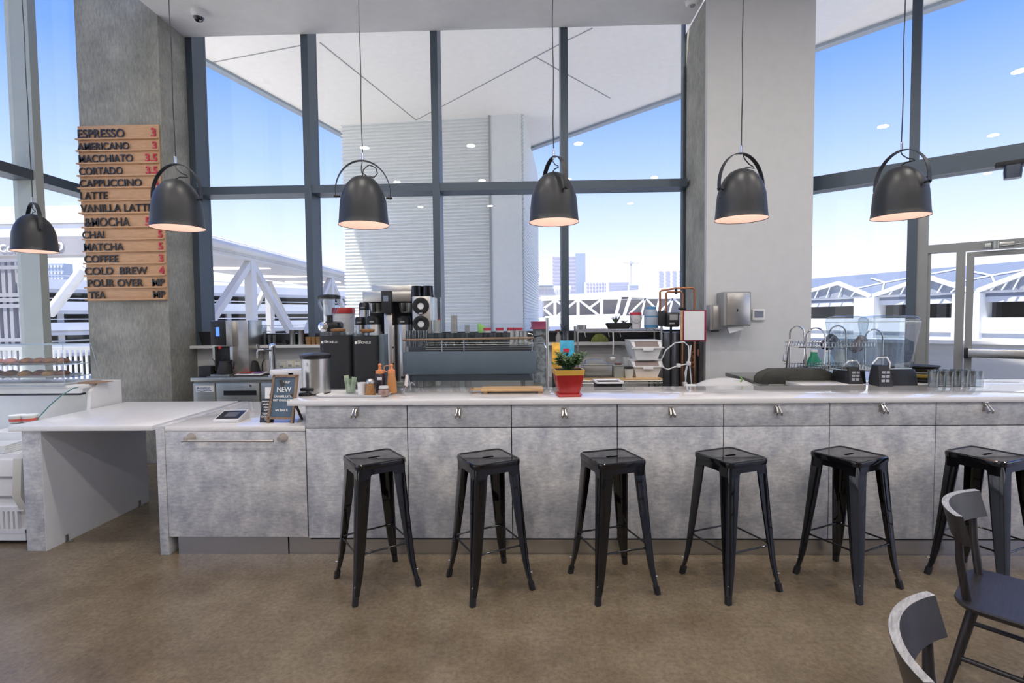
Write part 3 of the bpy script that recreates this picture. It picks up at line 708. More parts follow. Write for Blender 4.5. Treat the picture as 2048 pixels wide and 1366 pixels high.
# --- batch brewer ---
y = 5.15; bx = on(770, .9, y); ZB = lambda py: atY(770, py, y).z-.9
bb = T('batch_brewer', 'wide twin stainless coffee brewer with black control column and small screen', 'coffee machine', bx)
X = lambda px: atY(px, 640, y).x-bx.x
zt = ZB(569)
B().box(X(738), X(832), .12, .45, ZB(600), zt, .006).out('rear_tank', steel, bb)
B().box(X(726), X(824), 0, .3, ZB(604), ZB(583), .006).out('brew_head', steel, bb)
B().box(X(765), X(785), -.03, .06, ZB(627), ZB(582), .006).out('control_column', blackm, bb)
B().box(X(769), X(779), -.034, -.029, ZB(603), ZB(592)).out('screen', mat('grey_screen', (.2, .25, .32), .2), bb)
B().box(X(767), X(784), .02, .25, .02, ZB(626), .004).out('centre_leg', steel, bb)
B().box(X(727), X(824), .22, .30, .02, ZB(604)).out('back_panel', blackm, bb)
B().box(X(722), X(826), -.02, .40, 0, .03, .005).out('base', steelg, bb)
for p_ in (749, 809):
    B().lathe([(.055, ZB(626)), (.065, ZB(622)), (.078, ZB(606))], (X(p_), .09, 0), 28).out('brew_basket', cupg if p_ == 1 else steelg, bb)
    B().box(X(p_)-.018, X(p_)+.012, -.02, .03, ZB(624), ZB(606), .006).out('basket_handle', black, bb)
def airpot(px, py0, py1, y, r, label):
    t = T('coffee_server', label, 'coffee server', on(px, .93, y), 0, 'steel coffee servers')
    h = atY(px, py0, y).z-.93
    B().lathe([(r, 0), (r, h-.08), (r*.9, h-.06)], seg=32).out('body', steel, t)
    B().lathe([(r*1.02, h-.085), (r*1.02, h-.02), (r*.8, h), (0, h)], seg=32).out('lid', black, t)
    B().box(-.02, .02, -r-.03, -r+.01, .03, .06, .008).out('tap', black, t)
    B().box(-.022, .022, -r*1.03, -r*.9, h-.065, h-.05).out('label', greyp, t)
airpot(749, 632, 662, 5.22, .075, 'steel coffee server under the left brew basket')
airpot(809, 632, 662, 5.22, .072, 'steel coffee server under the right brew basket')
airpot(723, 634, 662, 5.5, .06, 'small steel coffee server left of the brewer')
airpot(731, 605, 640, 5.75, .06, 'tall dark topped coffee server behind the brewer')
# --- cup dispenser ---
y = 5.0; t = T('cup_dispenser', 'steel cup dispenser tower with two round black rings', 'cup dispenser', on(843, .9, y)); X = lambda px: atY(px, 640, y).x-t.location.x; ZB = lambda py: atY(843, py, y).z-.9
B().box(X(825), X(861), 0, .4, 0, ZB(593), .006).out('body', steel, t)
for v in (612, 648):
    zc = ZB(v); M = Matrix.Translation((0, -.001, zc)) @ Matrix.Rotation(PI/2, 4, 'X')
    B().lathe([(.030, .0), (.034, .012), (.060, .016), (.080, .012), (.084, 0)], seg=36, M=M, cap=False).out('cup_ring', black, t)
    B().lathe([(.036, 0), (.036, .006), (.03, .004), (0, .004)], seg=28, M=M).out('cup_bottom', whitep, t)
    B().box(-.018, .018, -.02, -.014, zc-.076, zc-.066).out('ring_label', whitep, t)
for k in range(3):
    z0 = ZB(593)+.9
    one(B().lathe([(.062-.0, 0), (.052, .11), (.0, .113)], seg=28).lathe([(.064, 0), (.064, .008)], seg=28), 'black_cup', gloss, ['lowest black cup, left one of the stack on the dispenser', 'black cup in the middle on the cup dispenser', 'black cup, right one on the cup dispenser'][k], 'cup', on((836, 847, 858)[k], z0, 5.12+.08*(k % 2)), 0, 'black cups on the dispenser')
t = T('clear_lid_stack', 'tall clear lid dispenser with a red knob right of the cup dispenser', 'lid dispenser', on(873, .9, 5.05))
ZB = lambda py: atY(873, py, 5.05).z-.9
B().box(-.045, .045, 0, .1, 0, ZB(594), .01).out('case', acry, t); B().lathe([(.012, 0), (.012, .01), (0, .014)], (.035, -.01, ZB(640)), 14).out('knob', red, t)
B().cyl((0, .05, .0), .035, ZB(640), 20).out('lids', frostm, t)
# --- espresso machine ---
y = 4.12; ex = on(940, .90, y); X = lambda px, yy=y: atY(px, 700, yy).x-ex.x; ZE = lambda py, yy=y: atY(940, py, yy).z-.9
em = T('espresso_machine', 'long grey espresso machine with a wood rail and steel feet', 'coffee machine', ex)
B().box(X(807), X(1072), 0, .03, ZE(749), ZE(703), .003).out('back_panel', grayp, em)
B().prism([(X(822), ZE(750)), (X(1058), ZE(750)), (X(1066), ZE(762)), (X(822), ZE(762))], 'y', .01, .42).out('base', mat('dark_grey_metal', (.04, .055, .07), .4), em)
B().box(X(812), X(1066), .035, .42, ZE(750), ZE(703), .01).out('body', grayp, em)
B().box(X(815), X(1064), .04, .40, ZE(703)-.001, ZE(694)).out('cup_tray', mat('dark_grey_metal', (0, 0, 0)), em)
B().rod((X(806), -.005, ZE(679)), (X(1068), -.005, ZE(677)), .009, 12).out('wood_rail', woodd, em)
for p_ in (808, 884, 928, 1064): B().rod((X(p_), 0, ZE(703)), (X(p_), -.002, ZE(679)), .004).out('rail_post', chrome, em)
for z_ in (686, 690, 695, 699): B().rod((X(850), .03, ZE(z_)), (X(1062), .03, ZE(z_)), .0025, 6).out('wire', steel, em)
for p_ in (830, 1045): B().cyl((X(p_), .06, 0), .02, ZE(762)+.005, 16).cyl((X(p_), .34, 0), .02, ZE(762)+.005, 16).out('foot', steel, em)
for p_ in (900, 985, 1040): B().rod((X(p_), .38, ZE(757)), (X(p_)+.02, .52, ZE(760)), .013).out('portafilter', black, em)
B().tube([(X(1066), .1, ZE(690)), (X(1088), .02, ZE(688)), (X(1096), 0, ZE(705)), (X(1092), -.02, ZE(735))], .006, 8).out('steam_wand', chrome, em)
B().tube([(X(1060), .1, ZE(677)), (X(1085), .02, ZE(672)), (X(1098), .0, ZE(684))], .008, 8).out('steam_lever', black, em)
# glasses and cups on the machine
g1 = None; TZ = .9+ZE(694)
for k in range(8):
    p = on(818+(k % 4)*11, TZ, 4.2+(k//4)*.08)
    if g1 is None: g1 = tumbler(p, .024, .135, 'tall clear glass in the cluster at the left end of the espresso machine', 'tall glasses on the espresso machine')
    else: dup(g1, p)
sc0 = None
for k, (px, dz, yy) in enumerate(((862, 0, 4.25), (873, 0, 4.3), (884, 0, 4.25), (900, 0, 4.22), (916, 0, 4.3), (930, 0, 4.24), (945, 0, 4.3), (958, 0, 4.25), (972, 0, 4.3), (986, 0, 4.24), (1000, 0, 4.3), (1012, 0, 4.25))):
    p = on(px, TZ, yy)
    if sc0 is None: sc0 = one(B().lathe([(.03, 0), (.036, .07), (.037, .11), (.034, .11), (.03, .01), (0, .01)], seg=20, cap=False), 'dark_cup', mat('dark_cup_blue', (.03, .045, .055), .25), 'small dark blue grey cup in the row on the espresso machine', 'cup', p, 0, 'dark cups on the espresso machine')
    else: dup(sc0, p)
for k, (px, yy) in enumerate(((975, 4.45), (1000, 4.42), (1022, 4.45), (1038, 4.42))):
    t = T('spice_jar', ['leftmost', 'second', 'third', 'rightmost'][k]+' clear jar with a red lid behind the espresso machine', 'jar', on(px, TZ, yy), 0, 'red lidded jars')
    B().cyl((0, 0, 0), .032, .125, 20).out('jar', frostm, t); B().cyl((0, 0, .125), .034, .022, 20).out('lid', redt, t)
t = T('milk_pitcher', 'dark metal milk pitcher at the right end of the espresso machine', 'pitcher', on(1046, TZ+.003, 4.25))
B().lathe([(.045, 0), (.048, .03), (.035, .1), (.038, .12)], seg=24, cap=False).out('body', steelg, t); B().tube([(.04, 0, .1), (.08, 0, .09), (.075, 0, .04), (.045, 0, .03)], .005, 8).out('handle', steel, t)
t = T('cloth_heap', 'crumpled green and white bag behind the espresso machine', 'bag', on(968, TZ+.10, 4.5))
b_ = B(); b_.lathe([(0, 0), (.04, .0), (.03, .05), (.012, .09), (0, .10)], seg=9, sx=1.2); b_.out('bag', mat('green_bag', (.25, .5, .12), .6), t, rot=(0, -.5, 0))
B().cyl((0, 0, -.10), .03, .10, 12).out('stand', steelg, t)
y = 4.75
y = 5.0
for px, py0, py1, w_, l in ((909, 628, 668, 12, 'wider upright grey paper stack behind the espresso machine'), (935, 648, 672, 9, 'shorter grey paper cup stack behind the espresso machine')):
    h = atY(px, py0, y).z-.9
    t = T('cup_stack', l, 'cup stack', on(px, .9, y), 0, 'paper cup stacks')
    B().lathe([(.04*w_/12, 0), (.028*w_/12*1.0, h*.98)], seg=20).out('stack', mat('kraft_grey', (.36, .33, .31), .7), t)
    B().lathe([(.044*w_/12, 0), (.034*w_/12, h)], seg=20, cap=False).out('sleeve', acry, t)
# --- glass guard ---
gd = T('sneeze_guard', 'clear glass guard on two steel posts along the bar top', 'glass guard', (0, 3.70, HT))
pr = on(1095, HT, 3.70).x; pl = on(779, HT, 3.70).x
zr = atY(1095, 636, 3.70).z-HT; zl = atY(777, 640, 3.70).z-HT; zg = atY(900, 648, 3.70).z-HT
B().cyl((pr, .02, 0), .011, zr, 16).cyl((pr, .02, 0), .03, .006, 20).out('post', steel, gd)
B().box(pl-.012, pl+.012, .01, .03, 0, zl, .002).box(pl+.012, pl+.034, .014, .024, .1, zl-.04, .001).out('post', steel, gd)
for z_ in (.08, .2, .32): B().rod((pl+.024, .004, z_), (pl+.024, .014, z_), .007, 12).out('clamp_bolt', black, gd)
B().box(pl+.03, pr-.012, .008, .016, .012, zg).out('glass_pane', sneeze, gd)
# --- tray with condiments ---
tr = T('condiment_tray', 'rounded white tray of condiments on the bar top', 'tray', (-1.19, 3.53, HT))
B().loops([rrect(.47, .24, .05, 6, 0), rrect(.50, .27, .06, 6, .016), rrect(.485, .255, .055, 6, .016), rrect(.455, .225, .045, 6, .005)]).out('tray', whitep, tr)
TT = HT+.006
def trp(px, y=3.52): return on(px, TT, y)
t = T('tea_bag_cup', 'clear cup holding green paper packets on the condiment tray', 'cup', trp(700, 3.56))
B().lathe([(.032, 0), (.042, .115), (.040, .115), (.03, .005), (0, .005)], seg=24, cap=False).out('cup', cupg, t)
gp = mat('green_packet', (.42, .52, .33), .7, noise=.2, nscale=60)
for k, (x, rr_) in enumerate(((-.012, -.12), (.006, .18), (.014, -.3), (-.004, .35))): B().box(-.017, .017, -.002, .002, .01, .13-.012*k, M=Matrix.Translation((x, -.012+.008*k, 0)) @ Matrix.Rotation(rr_, 4, 'Y')).out('packet', gp, t)
one(B().lathe([(.026, 0), (.031, .085), (.029, .085), (.024, .005), (0, .005)], seg=24, cap=False), 'white_cup', whitep, 'plain white cup on the condiment tray right of the packets', 'cup', trp(722, 3.50))
t = T('sugar_shaker', 'glass sugar shaker full of brown sugar with a steel cap', 'shaker', trp(739, 3.47))
B().lathe([(.034, 0), (.035, .01), (.027, .078), (.026, .085)], seg=10).out('jar', mat('brown_sugar', (.38, .19, .07), .5, noise=.3, nscale=60), t, label='brown sugar filled glass')
B().lathe([(.029, .083), (.029, .097), (.018, .113), (0, .116)], seg=16).out('cap', steel, t)
t = T('syrup_bottle', 'dark syrup bottle with an orange nozzle on the condiment tray', 'bottle', trp(759, 3.58))
B().lathe([(.034, 0), (.036, .01), (.034, .13), (.028, .14)], seg=24).out('body', mat('chocolate_sauce', (.03, .02, .03), .3), t)
B().lathe([(.031, .138), (.031, .158), (.012, .165), (.01, .19), (.013, .197), (.010, .207), (0, .21)], seg=20).out('nozzle', orange, t)
B().box(-.008, .022, -.038, -.033, .095, .115).out('label', whitep, t)
t = T('syrup_bottle', 'caramel syrup bottle with an orange nozzle and loop cap strap', 'bottle', trp(782, 3.57))
B().lathe([(.034, 0), (.036, .01), (.030, .10), (.024, .14)], seg=24).out('body', caramel, t)
B().lathe([(.026, .138), (.026, .160), (.012, .17), (.009, .185), (.013, .195), (.010, .205), (0, .208)], seg=20).out('nozzle', orange, t)
B().tube(arc((-.025, -.02, .175), .022, PI*.25, PI*1.5, 10), .0025, 6).out('cap_strap', orange, t)
t = T('honey_jar', 'small round glass jar with a lid at the front of the condiment tray', 'jar', trp(766, 3.44))
B().lathe([(.034, 0), (.037, .01), (.037, .035), (.028, .046)], seg=28).out('contents', mat('honey', (.45, .24, .17), .3), t)
B().lathe([(.037, 0), (.040, .01), (.040, .038), (.032, .052), (.03, .055)], seg=28, cap=False).out('jar', cupg, t)
B().lathe([(.031, .05), (.034, .056), (.030, .068), (0, .07)], seg=24).out('lid', frostm, t)
t = T('tongs', 'white handled kitchen tongs standing behind the bar top', 'tongs', on(812, HT, 3.66))
B().tube([(-.03, 0, 0.003), (.0, 0, .05), (.04, 0, .068), (.06, 0, .05)], .004, 6).tube([(.012, 0, .003), (.0, 0, .06), (-.006, 0, .12), (.005, 0, .13), (.014, 0, .11), (.022, .0, .05), (.03, 0, .004)], .0045, 8).out('wire', chrome, t)
B().prism([(-.016, .05), (.008, .04), (.012, .12), (-.004, .125)], 'y', -.008, .008).out('cloth', paper, t)
# --- cutting board ---
y = 3.60; cb = T('serving_board', 'pale wooden serving board on small feet with a handle and cord', 'board', on(1020, HT, y)); X = lambda px: atY(px, 785, y).x-cb.location.x
B().box(X(963), X(1086), -.07, .09, .016, .034, .003).out('board', wood2, cb)
B().loops([rrect(.10, .036, .012, 3, .018, X(955), .01), rrect(.10, .036, .012, 3, .032, X(955), .01)]).out('handle', wood2, cb)
for px in (972, 1080):
    for yy in (-.06, .08): B().box(X(px)-.014, X(px)+.014, yy-.008, yy+.008, 0, .017).out('foot', woodd, cb)
B().tube([(X(948), 0, .03), (X(944), -.03, .04), (X(938), -.05, .015), (X(946), -.05, .004), (X(956), -.03, .006)], .0035, 6).out('hanging_cord', woodd, cb)
# --- plant pot ---
y = 3.44; pt = T('potted_plant', 'leafy green plant in a red and mustard glazed square pot on a red saucer', 'plant', on(1136, HT, y), math.radians(4))
W_ = px2(1108, 1165, y)
B().loops([rrect(W_*.68, W_*.68, .012, 3, .014), rrect(W_*.86, W_*.86, .012, 3, .085), rrect(W_*.98, W_*.98, .012, 3, .145)]).out('pot', redg, pt, label='red glazed pot body')
B().loops([rrect(W_*.985, W_*.985, .012, 3, .1455), rrect(W_*1.02, W_*1.02, .012, 3, .18), rrect(W_*.94, W_*.94, .01, 3, .18), rrect(W_*.92, W_*.92, .01, 3, .165)]).out('rim_band', yellow, pt, label='mustard glazed rim band')
B().loops([rrect(W_*.91, W_*.91, .01, 3, .165), rrect(W_*.91, W_*.91, .01, 3, .172)]).out('soil', soil, pt)
B().loops([rrect(W_*.78, W_*.78, .014, 3, 0), rrect(W_*.86, W_*.86, .016, 3, .014), rrect(W_*.86, W_*.86, .016, 3, .018)]).out('saucer', redg2, pt)
random.seed(3)
sb_ = B(); lv = [B(), B()]
for k in range(44):
    a = random.uniform(0, 2*PI); rr_ = random.uniform(.0, .06); top = Vector((math.cos(a)*random.uniform(.03, .125), math.sin(a)*random.uniform(.02, .09), random.uniform(.20, .285)))
    st0 = Vector((math.cos(a)*rr_*.5, math.sin(a)*rr_*.5, .17)); mid = st0.lerp(top, .5)+Vector((0, 0, .02))
    sb_.tube([st0, mid, top], .0025, 5)
    for j in range(9):
        f = .35+.65*j/8; p = st0.lerp(mid, f*2) if f < .5 else mid.lerp(top, f*2-1)
        az = random.uniform(0, 2*PI); el = random.uniform(-.2, .7); L = random.uniform(.032, .052); wd_ = L*.5
        d = Vector((math.cos(az)*math.cos(el), math.sin(az)*math.cos(el), math.sin(el))); sd_ = d.cross(Vector((0, 0, 1))).normalized(); n_ = sd_.cross(d)
        bmv = lv[random.random() < .3].b
        pts = [p, p+d*L*.4+sd_*wd_/2+n_*.003, p+d*L*.4-sd_*wd_/2+n_*.003, p+d*L]
        v_ = [bmv.verts.new(q) for q in (pts[0], pts[1], pts[3], pts[2])]
        c_ = bmv.verts.new(p+d*L*.45-n_*.003)
        for q in range(4): bmv.faces.new((v_[q], v_[(q+1) % 4], c_))
sb_.out('stems', leafm, pt); lv[0].out('leaves', leafm, pt); lv[1].out('pale_leaves', leafv, pt, label='pale edged leaves')
# snack bag
t = T('snack_bag', 'colourful yellow and blue snack bag standing behind the potted plant', 'bag', on(1127, .90, 4.15))
y = 4.15; X = lambda px: atY(px, 700, y).x-t.location.x; ZB = lambda py: atY(1127, py, y).z-.9
def pillow(x0, x1, z0, z1, d, tl=0, b=None):
    b = b or B(); rg = []
    for k in range(7):
        f = k/6; th = max(.002, d*math.sin(PI*f)**.6); z = z0+(z1-z0)*f
        rg.append([(x0+tl*f, -th/2, z), ((x0+x1)/2+tl*f, -th/2-.004, z), (x1+tl*f, -th/2, z), (x1+tl*f, th/2, z), ((x0+x1)/2+tl*f, th/2+.004, z), (x0+tl*f, th/2, z)])
    return b.loops(rg)
pillow(X(1120), X(1148), ZB(740), ZB(681), .04, .0).out('blue_bag', mat('blue_bag', (.05, .40, .62), .35, noise=.3, nscale=15), t)
pillow(X(1104), X(1122), ZB(740), ZB(685), .04, .0).out('yellow_bag', mat('yellow_bag', (.75, .42, .06), .4, noise=.35, nscale=18), t)
B().box(X(1126), X(1138), -.03, -.026, ZB(704), ZB(697)).out('logo_patch', redt, t)
B().box(X(1104), X(1148), -.05, .05, 0, ZB(738)).out('holder', blackm, t)
bc = T('back_counter', 'steel back counter carrying the coffee brewer', 'counter', (-2.15, 4.9, 0))
B().box(0, 2.6, -.02, .85, .865, .90, .003).out('worktop', steelg, bc); B().box(.02, 2.57, .02, .8, 0, .865).out('cabinet', steelg, bc)
# ---- wire table with wood top ----
y = 5.0; zt = atY(1300, 757, y).z
wt = T('shelf_table', 'wire storage table with a wooden top holding white ingredient bins', 'table', on(1245, 0, y)); X = lambda px, yy=y: atY(px, 757, yy).x-wt.location.x
B().box(X(1160), X(1325), 0, .5, zt-.018, zt, .002).out('wooden_top', wood2, wt)
b_ = B()
for z in (zt-.045, zt-.02): b_.rod((X(1160), 0, z), (X(1325), 0, z), .005, 6).rod((X(1160), .5, z), (X(1325), .5, z), .005, 6)
n = 26
for k in range(n): 
    xa, xb = X(1160)+(X(1325)-X(1160))*k/n, X(1160)+(X(1325)-X(1160))*(k+.5)/n
    b_.rod((xa, 0, zt-.045), (xb, 0, zt-.02), .003, 5)
b_.out('wire_truss', steel, wt)
for px in (1163, 1322):
    for yy in (.02, .48): B().rod((X(px), yy, 0), (X(px), yy, zt-.02), .013).out('leg', steel, wt)
y2 = 5.2
t = T('steel_container', 'rectangular steel food container on the wooden shelf top', 'container', on(1193, zt, 5.1)); w_ = px2(1165, 1222, 5.1); h = atY(1193, 728, 5.1).z-zt
B().box(-w_/2, w_/2, -.08, .16, 0, h, .004).out('body', steel, t); B().box(-w_/2-.005, w_/2+.005, -.085, .165, h-.008, h+.002, .002).out('rim', steelg, t)
b_ = B(); b_.loops([rrect(w_*.8, .2, .03, 3, h, 0, .04), rrect(w_*.6, .14, .03, 3, h+.035, -.02, .04), rrect(w_*.2, .06, .02, 3, h+.045, -.02, .04)]); b_.out('foil_heap', steel, t)
t = T('cambro_bin', 'translucent grey square bin between the steel container and the paper cup', 'container', on(1237, zt, 5.1)); h = atY(1237, 730, 5.1).z-zt; w_ = px2(1224, 1249, 5.1)
B().loops([rrect(w_*.85, .11, .015, 3, 0, 0, .03), rrect(w_, .13, .015, 3, h-.01, 0, .03), rrect(w_*1.06, .14, .015, 3, h-.008, 0, .03), rrect(w_*1.06, .14, .015, 3, h, 0, .03)]).out('body', mat('translucent_grey', (.33, .36, .34), .4), t)
B().box(-.03, .03, 0, .06, h, h+.015).out('scoop', mat('brown_plastic', (.12, .05, .04), .5), t)
t = T('paper_cup', 'white paper cup with a dark lid on the wooden shelf top', 'cup', on(1258, zt, 5.06)); h = atY(1258, 737, 5.06).z-zt
B().lathe([(.034, 0), (.046, h)], seg=24).out('cup', cream, t); B().lathe([(.048, h), (.048, h+.012), (.035, h+.02), (0, h+.02)], seg=24).out('lid', blackm, t)
t = T('clear_tube', 'tall clear plastic tube of lids behind the paper cup', 'container', on(1253, zt, 5.3)); h = atY(1253, 690, 5.3).z-zt
B().lathe([(.045, 0), (.05, h)], seg=20, cap=False).out('sleeve', acry, t); B().cyl((0, 0, 0), .04, h*.6, 16).out('lids', frostm, t)
# ingredient bins
for k, (py0, py1, l) in enumerate(((720, 756, 'lower white ingredient bin with open angled front'), (681, 719, 'upper white ingredient bin, stacked on the lower one'))):
    yb_ = 5.10; z0 = zt if k == 0 else zt+(atY(1290, 720, yb_).z-zt)
    z1 = atY(1290, py0, yb_).z; h = z1-z0; hw_ = px2(1263, 1325, yb_)/2
    t = T('ingredient_bin', l, 'bin', on(1294, z0, yb_), 0, 'white ingredient bins')
    rg = [[(-hw_*.68, 0, 0), (hw_*.68, 0, 0), (hw_*.75, .30, 0), (-hw_*.75, .30, 0)], [(-hw_*.9, -.03, h*.62), (hw_*.9, -.03, h*.62), (hw_, .32, h*.62), (-hw_, .32, h*.62)], [(-hw_, .05, h-.01), (hw_, .05, h-.01), (hw_, .33, h-.01), (-hw_, .33, h-.01)]]
    B().loops(rg).out('body', whitep, t)
    B().loops([[(-hw_*1.03, -.045, h*.60), (hw_*1.03, -.045, h*.60), (hw_*1.03, .0, h*.60), (-hw_*1.03, .0, h*.60)], [(-hw_*1.03, -.045, h*.66), (hw_*1.03, -.045, h*.66), (hw_*1.03, .0, h*.66), (-hw_*1.03, .0, h*.66)]]).out('front_lip', whitep, t)
    B().box(-.05, .05, -.055, -.045, h*.5, h*.62).out('latch', whitep, t)
    B().prism([(-.02, h*.68), (.045, h*1.0-.012), (.05, h-.012), (.0, h*.66)], 'x', -hw_*.75, hw_*.75).out('opening', mat('bin_inside', (.30, .24, .22), .6), t)
    B().box(-hw_*1.03, hw_*1.03, .04, .34, h-.012, h, .003).out('lid', whitep, t)
# ---- upper wire shelf ----
y = 5.53; zs = atY(1230, 658, y).z
us = T('wire_shelf', 'chrome wire shelf on posts holding a planter and buckets', 'shelf', on(1230, 0, y)); X = lambda px, yy=y: atY(px, 658, yy).x-us.location.x
b_ = B(); x0, x1 = X(1155), X(1326)
for z in (zs-.03, zs-.005): b_.rod((x0, 0, z), (x1, 0, z), .005, 6).rod((x0, .3, z), (x1, .3, z), .005, 6)
for k in range(24): b_.rod((x0+(x1-x0)*k/24, 0, zs-.03), (x0+(x1-x0)*(k+.5)/24, 0, zs-.005), .003, 5).rod((x0+(x1-x0)*k/24, 0, zs-.005), (x0+(x1-x0)*k/24, .3, zs-.005), .0025, 5)
b_.out('wire_deck', chrome, us)
B().box(x0, x1, -.004, .0, zs-.034, zs-.026).out('front_strip', whitep, us)
for px in (1155, 1323):
    for yy in (0, .3): B().cyl((X(px), yy, 0), .012, zs+.03, 12).out('post', steel, us)
y = 5.55
def onS(px, yy=5.6): return on(px, zs, yy)
t = T('steel_bowl', 'small steel pan at the left end of the wire shelf', 'bowl', onS(1164)); B().lathe([(.05, 0), (.052, .045), (.05, .045), (.048, .004), (0, .004)], seg=28, cap=False).out('pan', steel, t)
t = T('succulent_planter', 'low black planter with a spiky succulent on the wire shelf', 'plant', onS(1237)); w_ = px2(1212, 1262, 5.6)
B().loops([rrect(w_*.8, .1, .03, 4, 0), rrect(w_, .13, .03, 4, .05), rrect(w_, .13, .03, 4, .06)]).out('planter', blackm, t); B().loops([rrect(w_*.93, .11, .03, 4, .058), rrect(w_*.93, .11, .03, 4, .064)]).out('soil', soil, t)
b_ = B(); random.seed(5)
for k in range(16):
    a = random.uniform(0, 2*PI); q = Vector((-.03, 0, .06)); b_.rod(q, q+Vector((math.cos(a)*.05, math.sin(a)*.03, random.uniform(.05, .10))), .008, 6, .001)
for k in range(10):
    a = random.uniform(0, 2*PI); q = Vector((.06, 0, .06)); b_.rod(q, q+Vector((math.cos(a)*.04, math.sin(a)*.03, .03)), .008, 6, .002)
b_.out('succulent', mat('succulent_green', (.06, .09, .05), .5), t)
bucket(1259, 1283, 655, 625, 5.6, zs, 'small white bucket with a red lid and dark label on the wire shelf', mat('bucket_white', (0, 0, 0)), redt)
t = T('cleaning_jar', 'large white jar with a blue lid and blue label bands on the wire shelf', 'jar', onS(1302)); r = px2(1288, 1315, 5.6)/2; h = atY(1302, 613, 5.6).z-zs
B().lathe([(r*.95, 0), (r, .02), (r, h*.7), (r*.75, h*.86), (r*.72, h*.88)], seg=32).out('body', mat('blue_white_jar', (.45, .52, .62), .4), t)
B().lathe([(r*.74, h*.86), (r*.74, h*.97), (r*.5, h), (0, h)], seg=28).out('lid', blueb, t)
for z0, z1 in ((.05, .17), (.52, .58)): B().lathe([(r*1.01, h*z0), (r*1.01, h*z1)], seg=32, cap=False).out('label_band', blueb, t)
# ladle hanging, cloth on the ledge
t = T('ladle', 'long white ladle hanging below the wire shelf', 'ladle', on(1226, zs-.03, 5.525)); zl = atY(1226, 715, 5.525).z-zs+.03
B().tube([(0, 0, 0), (.003, -.003, -.1), (.0, 0, zl+.03)], .007, 8).out('handle', whitep, t); B().lathe([(0, 0), (.03, .008), (.036, .03), (.028, .045), (.0, .05)], (0, 0, zl-.04), 20).out('bowl', whitep, t)
for px in (1170, 1217, 1240): one(B().tube([(0, 0, 0), (0, -.01, -.02), (.006, -.012, -.05), (.012, -.01, -.035)], .003, 6), 's_hook', steel, {1170: 'left small hook under the wire shelf', 1217: 'middle small hook under the wire shelf, nearest the ladle', 1240: 'right small hook under the wire shelf'}[px], 'hook', on(px, zs-.036, 5.527), 0, 'hooks under the wire shelf')
t = B(); rg = []
for z, s_ in ((0, 1), (.03, .95), (.06, .72), (.085, .4), (.092, .1)): rg.append([(p[0]+.012*math.sin(7*i_)*(s_), p[1], z+.004*math.sin(5*i_)*(z > 0)) for i_, p in enumerate(rrect(.21*s_, .11*s_, .05*s_, 5))])
t.loops(rg); one(t, 'green_cloth', greenc, 'crumpled olive green cloth on the window ledge', 'cloth', on(1199, LZ, 5.88))
# dark roller / spray bottles left of mullion
t = T('spray_bottle', 'brown spray bottle standing by the window mullion', 'bottle', on(1117, LZ, 5.86)); B().lathe([(.03, 0), (.032, .07), (.014, .10), (.014, .12)], seg=20).out('bottle', greyp, t); B().box(-.035, .02, -.012, .012, .12, .145, .005).out('trigger', mat('brown_plastic', (0, 0, 0)), t)
t = T('glass_vase', 'clear glass vase with dark twigs in front of the window mullion', 'vase', on(1131, LZ, 5.83)); B().lathe([(.05, 0), (.055, .05), (.04, .11), (.045, .13)], seg=24, cap=False).out('vase', cupg, t)
b_ = B(); random.seed(9)
for k in range(9):
    x, z = random.uniform(-.06, .06), random.uniform(.12, .30); b_.tube([(0, 0, .02), (x*.2, 0, z*.6), (x, 0, z)], .003, 5).rod((x*.2, 0, z*.6), (-x, .0, z*.8), .002, 5)
b_.out('twigs', mat('twig_dark', (.03, .035, .05), .6), t)
t = T('retail_jar', 'big jar with a purple red lid right of the corrugated tower', 'jar', on(1080, .9, 5.2)); h = atY(1080, 643, 5.2).z-.9
B().lathe([(.07, 0), (.075, h*.4), (.06, h*.75), (.075, h*.9)], seg=24).out('jar', mat('jar_mixed', (.22, .24, .25), .3, noise=.8, nscale=20), t); B().lathe([(.10, h*.88), (.085, h*.93), (.09, h), (0, h)], seg=8).out('lid', mat('purple_red', (.30, .02, .08), .4), t)
# ---- water filter, pipes ----
y = 5.30
t = T('water_pump', 'black water filter pump mounted beside the copper pipes', 'pump', on(1338, 0, y)); X = lambda px: atY(px, 650, y).x-t.location.x; Z_ = lambda py: atY(1338, py, y).z
B().box(X(1330), X(1357), -.06, .1, Z_(654), Z_(625), .02).out('housing', black, t); B().box(X(1336), X(1352), -.063, -.058, Z_(640), Z_(629)).out('window', greyp, t)
B().box(X(1335), X(1346), -.062, -.058, Z_(648), Z_(645)).out('label', greyp, t)
B().box(X(1318), X(1332), -.02, .06, Z_(652), Z_(622), .01).out('valve_block', blackm, t)
B().cyl((X(1343), .02, 0), .012, Z_(654), 12).out('stand_pipe', black, t)
cp = T('copper_pipes', 'copper water pipes looping up in front of the window edge', 'pipe', on(1350, 0, 5.33)); yy = 5.33
W3 = lambda px, py, d=0: atY(px, py, yy+d)-cp.location
B().tube([W3(1320, 645), W3(1320, 584), W3(1323, 581), W3(1350, 577), W3(1386, 576), W3(1389, 579), W3(1388, 780)], .011, 10).out('outer_pipe', copper, cp)
B().tube([W3(1332, 640), W3(1332, 587), W3(1335, 584), W3(1361, 583), W3(1365, 587), W3(1364, 780)], .011, 10).out('inner_pipe', copper, cp)
B().rod(W3(1357, 617, -.03), W3(1372, 617, -.03), .012).rod(W3(1352, 576), W3(1352, 588), .013).out('valve', blackm, cp)
for py in (704, 716, 726): B().tube([W3(1388, py), W3(1383, py, -.03), W3(1383, py+8, -.03), W3(1388, py+8)], .008, 8).out('fitting', copper, cp)
B().cyl(W3(1396, 712), .008, .07).out('fitting', copper, cp)
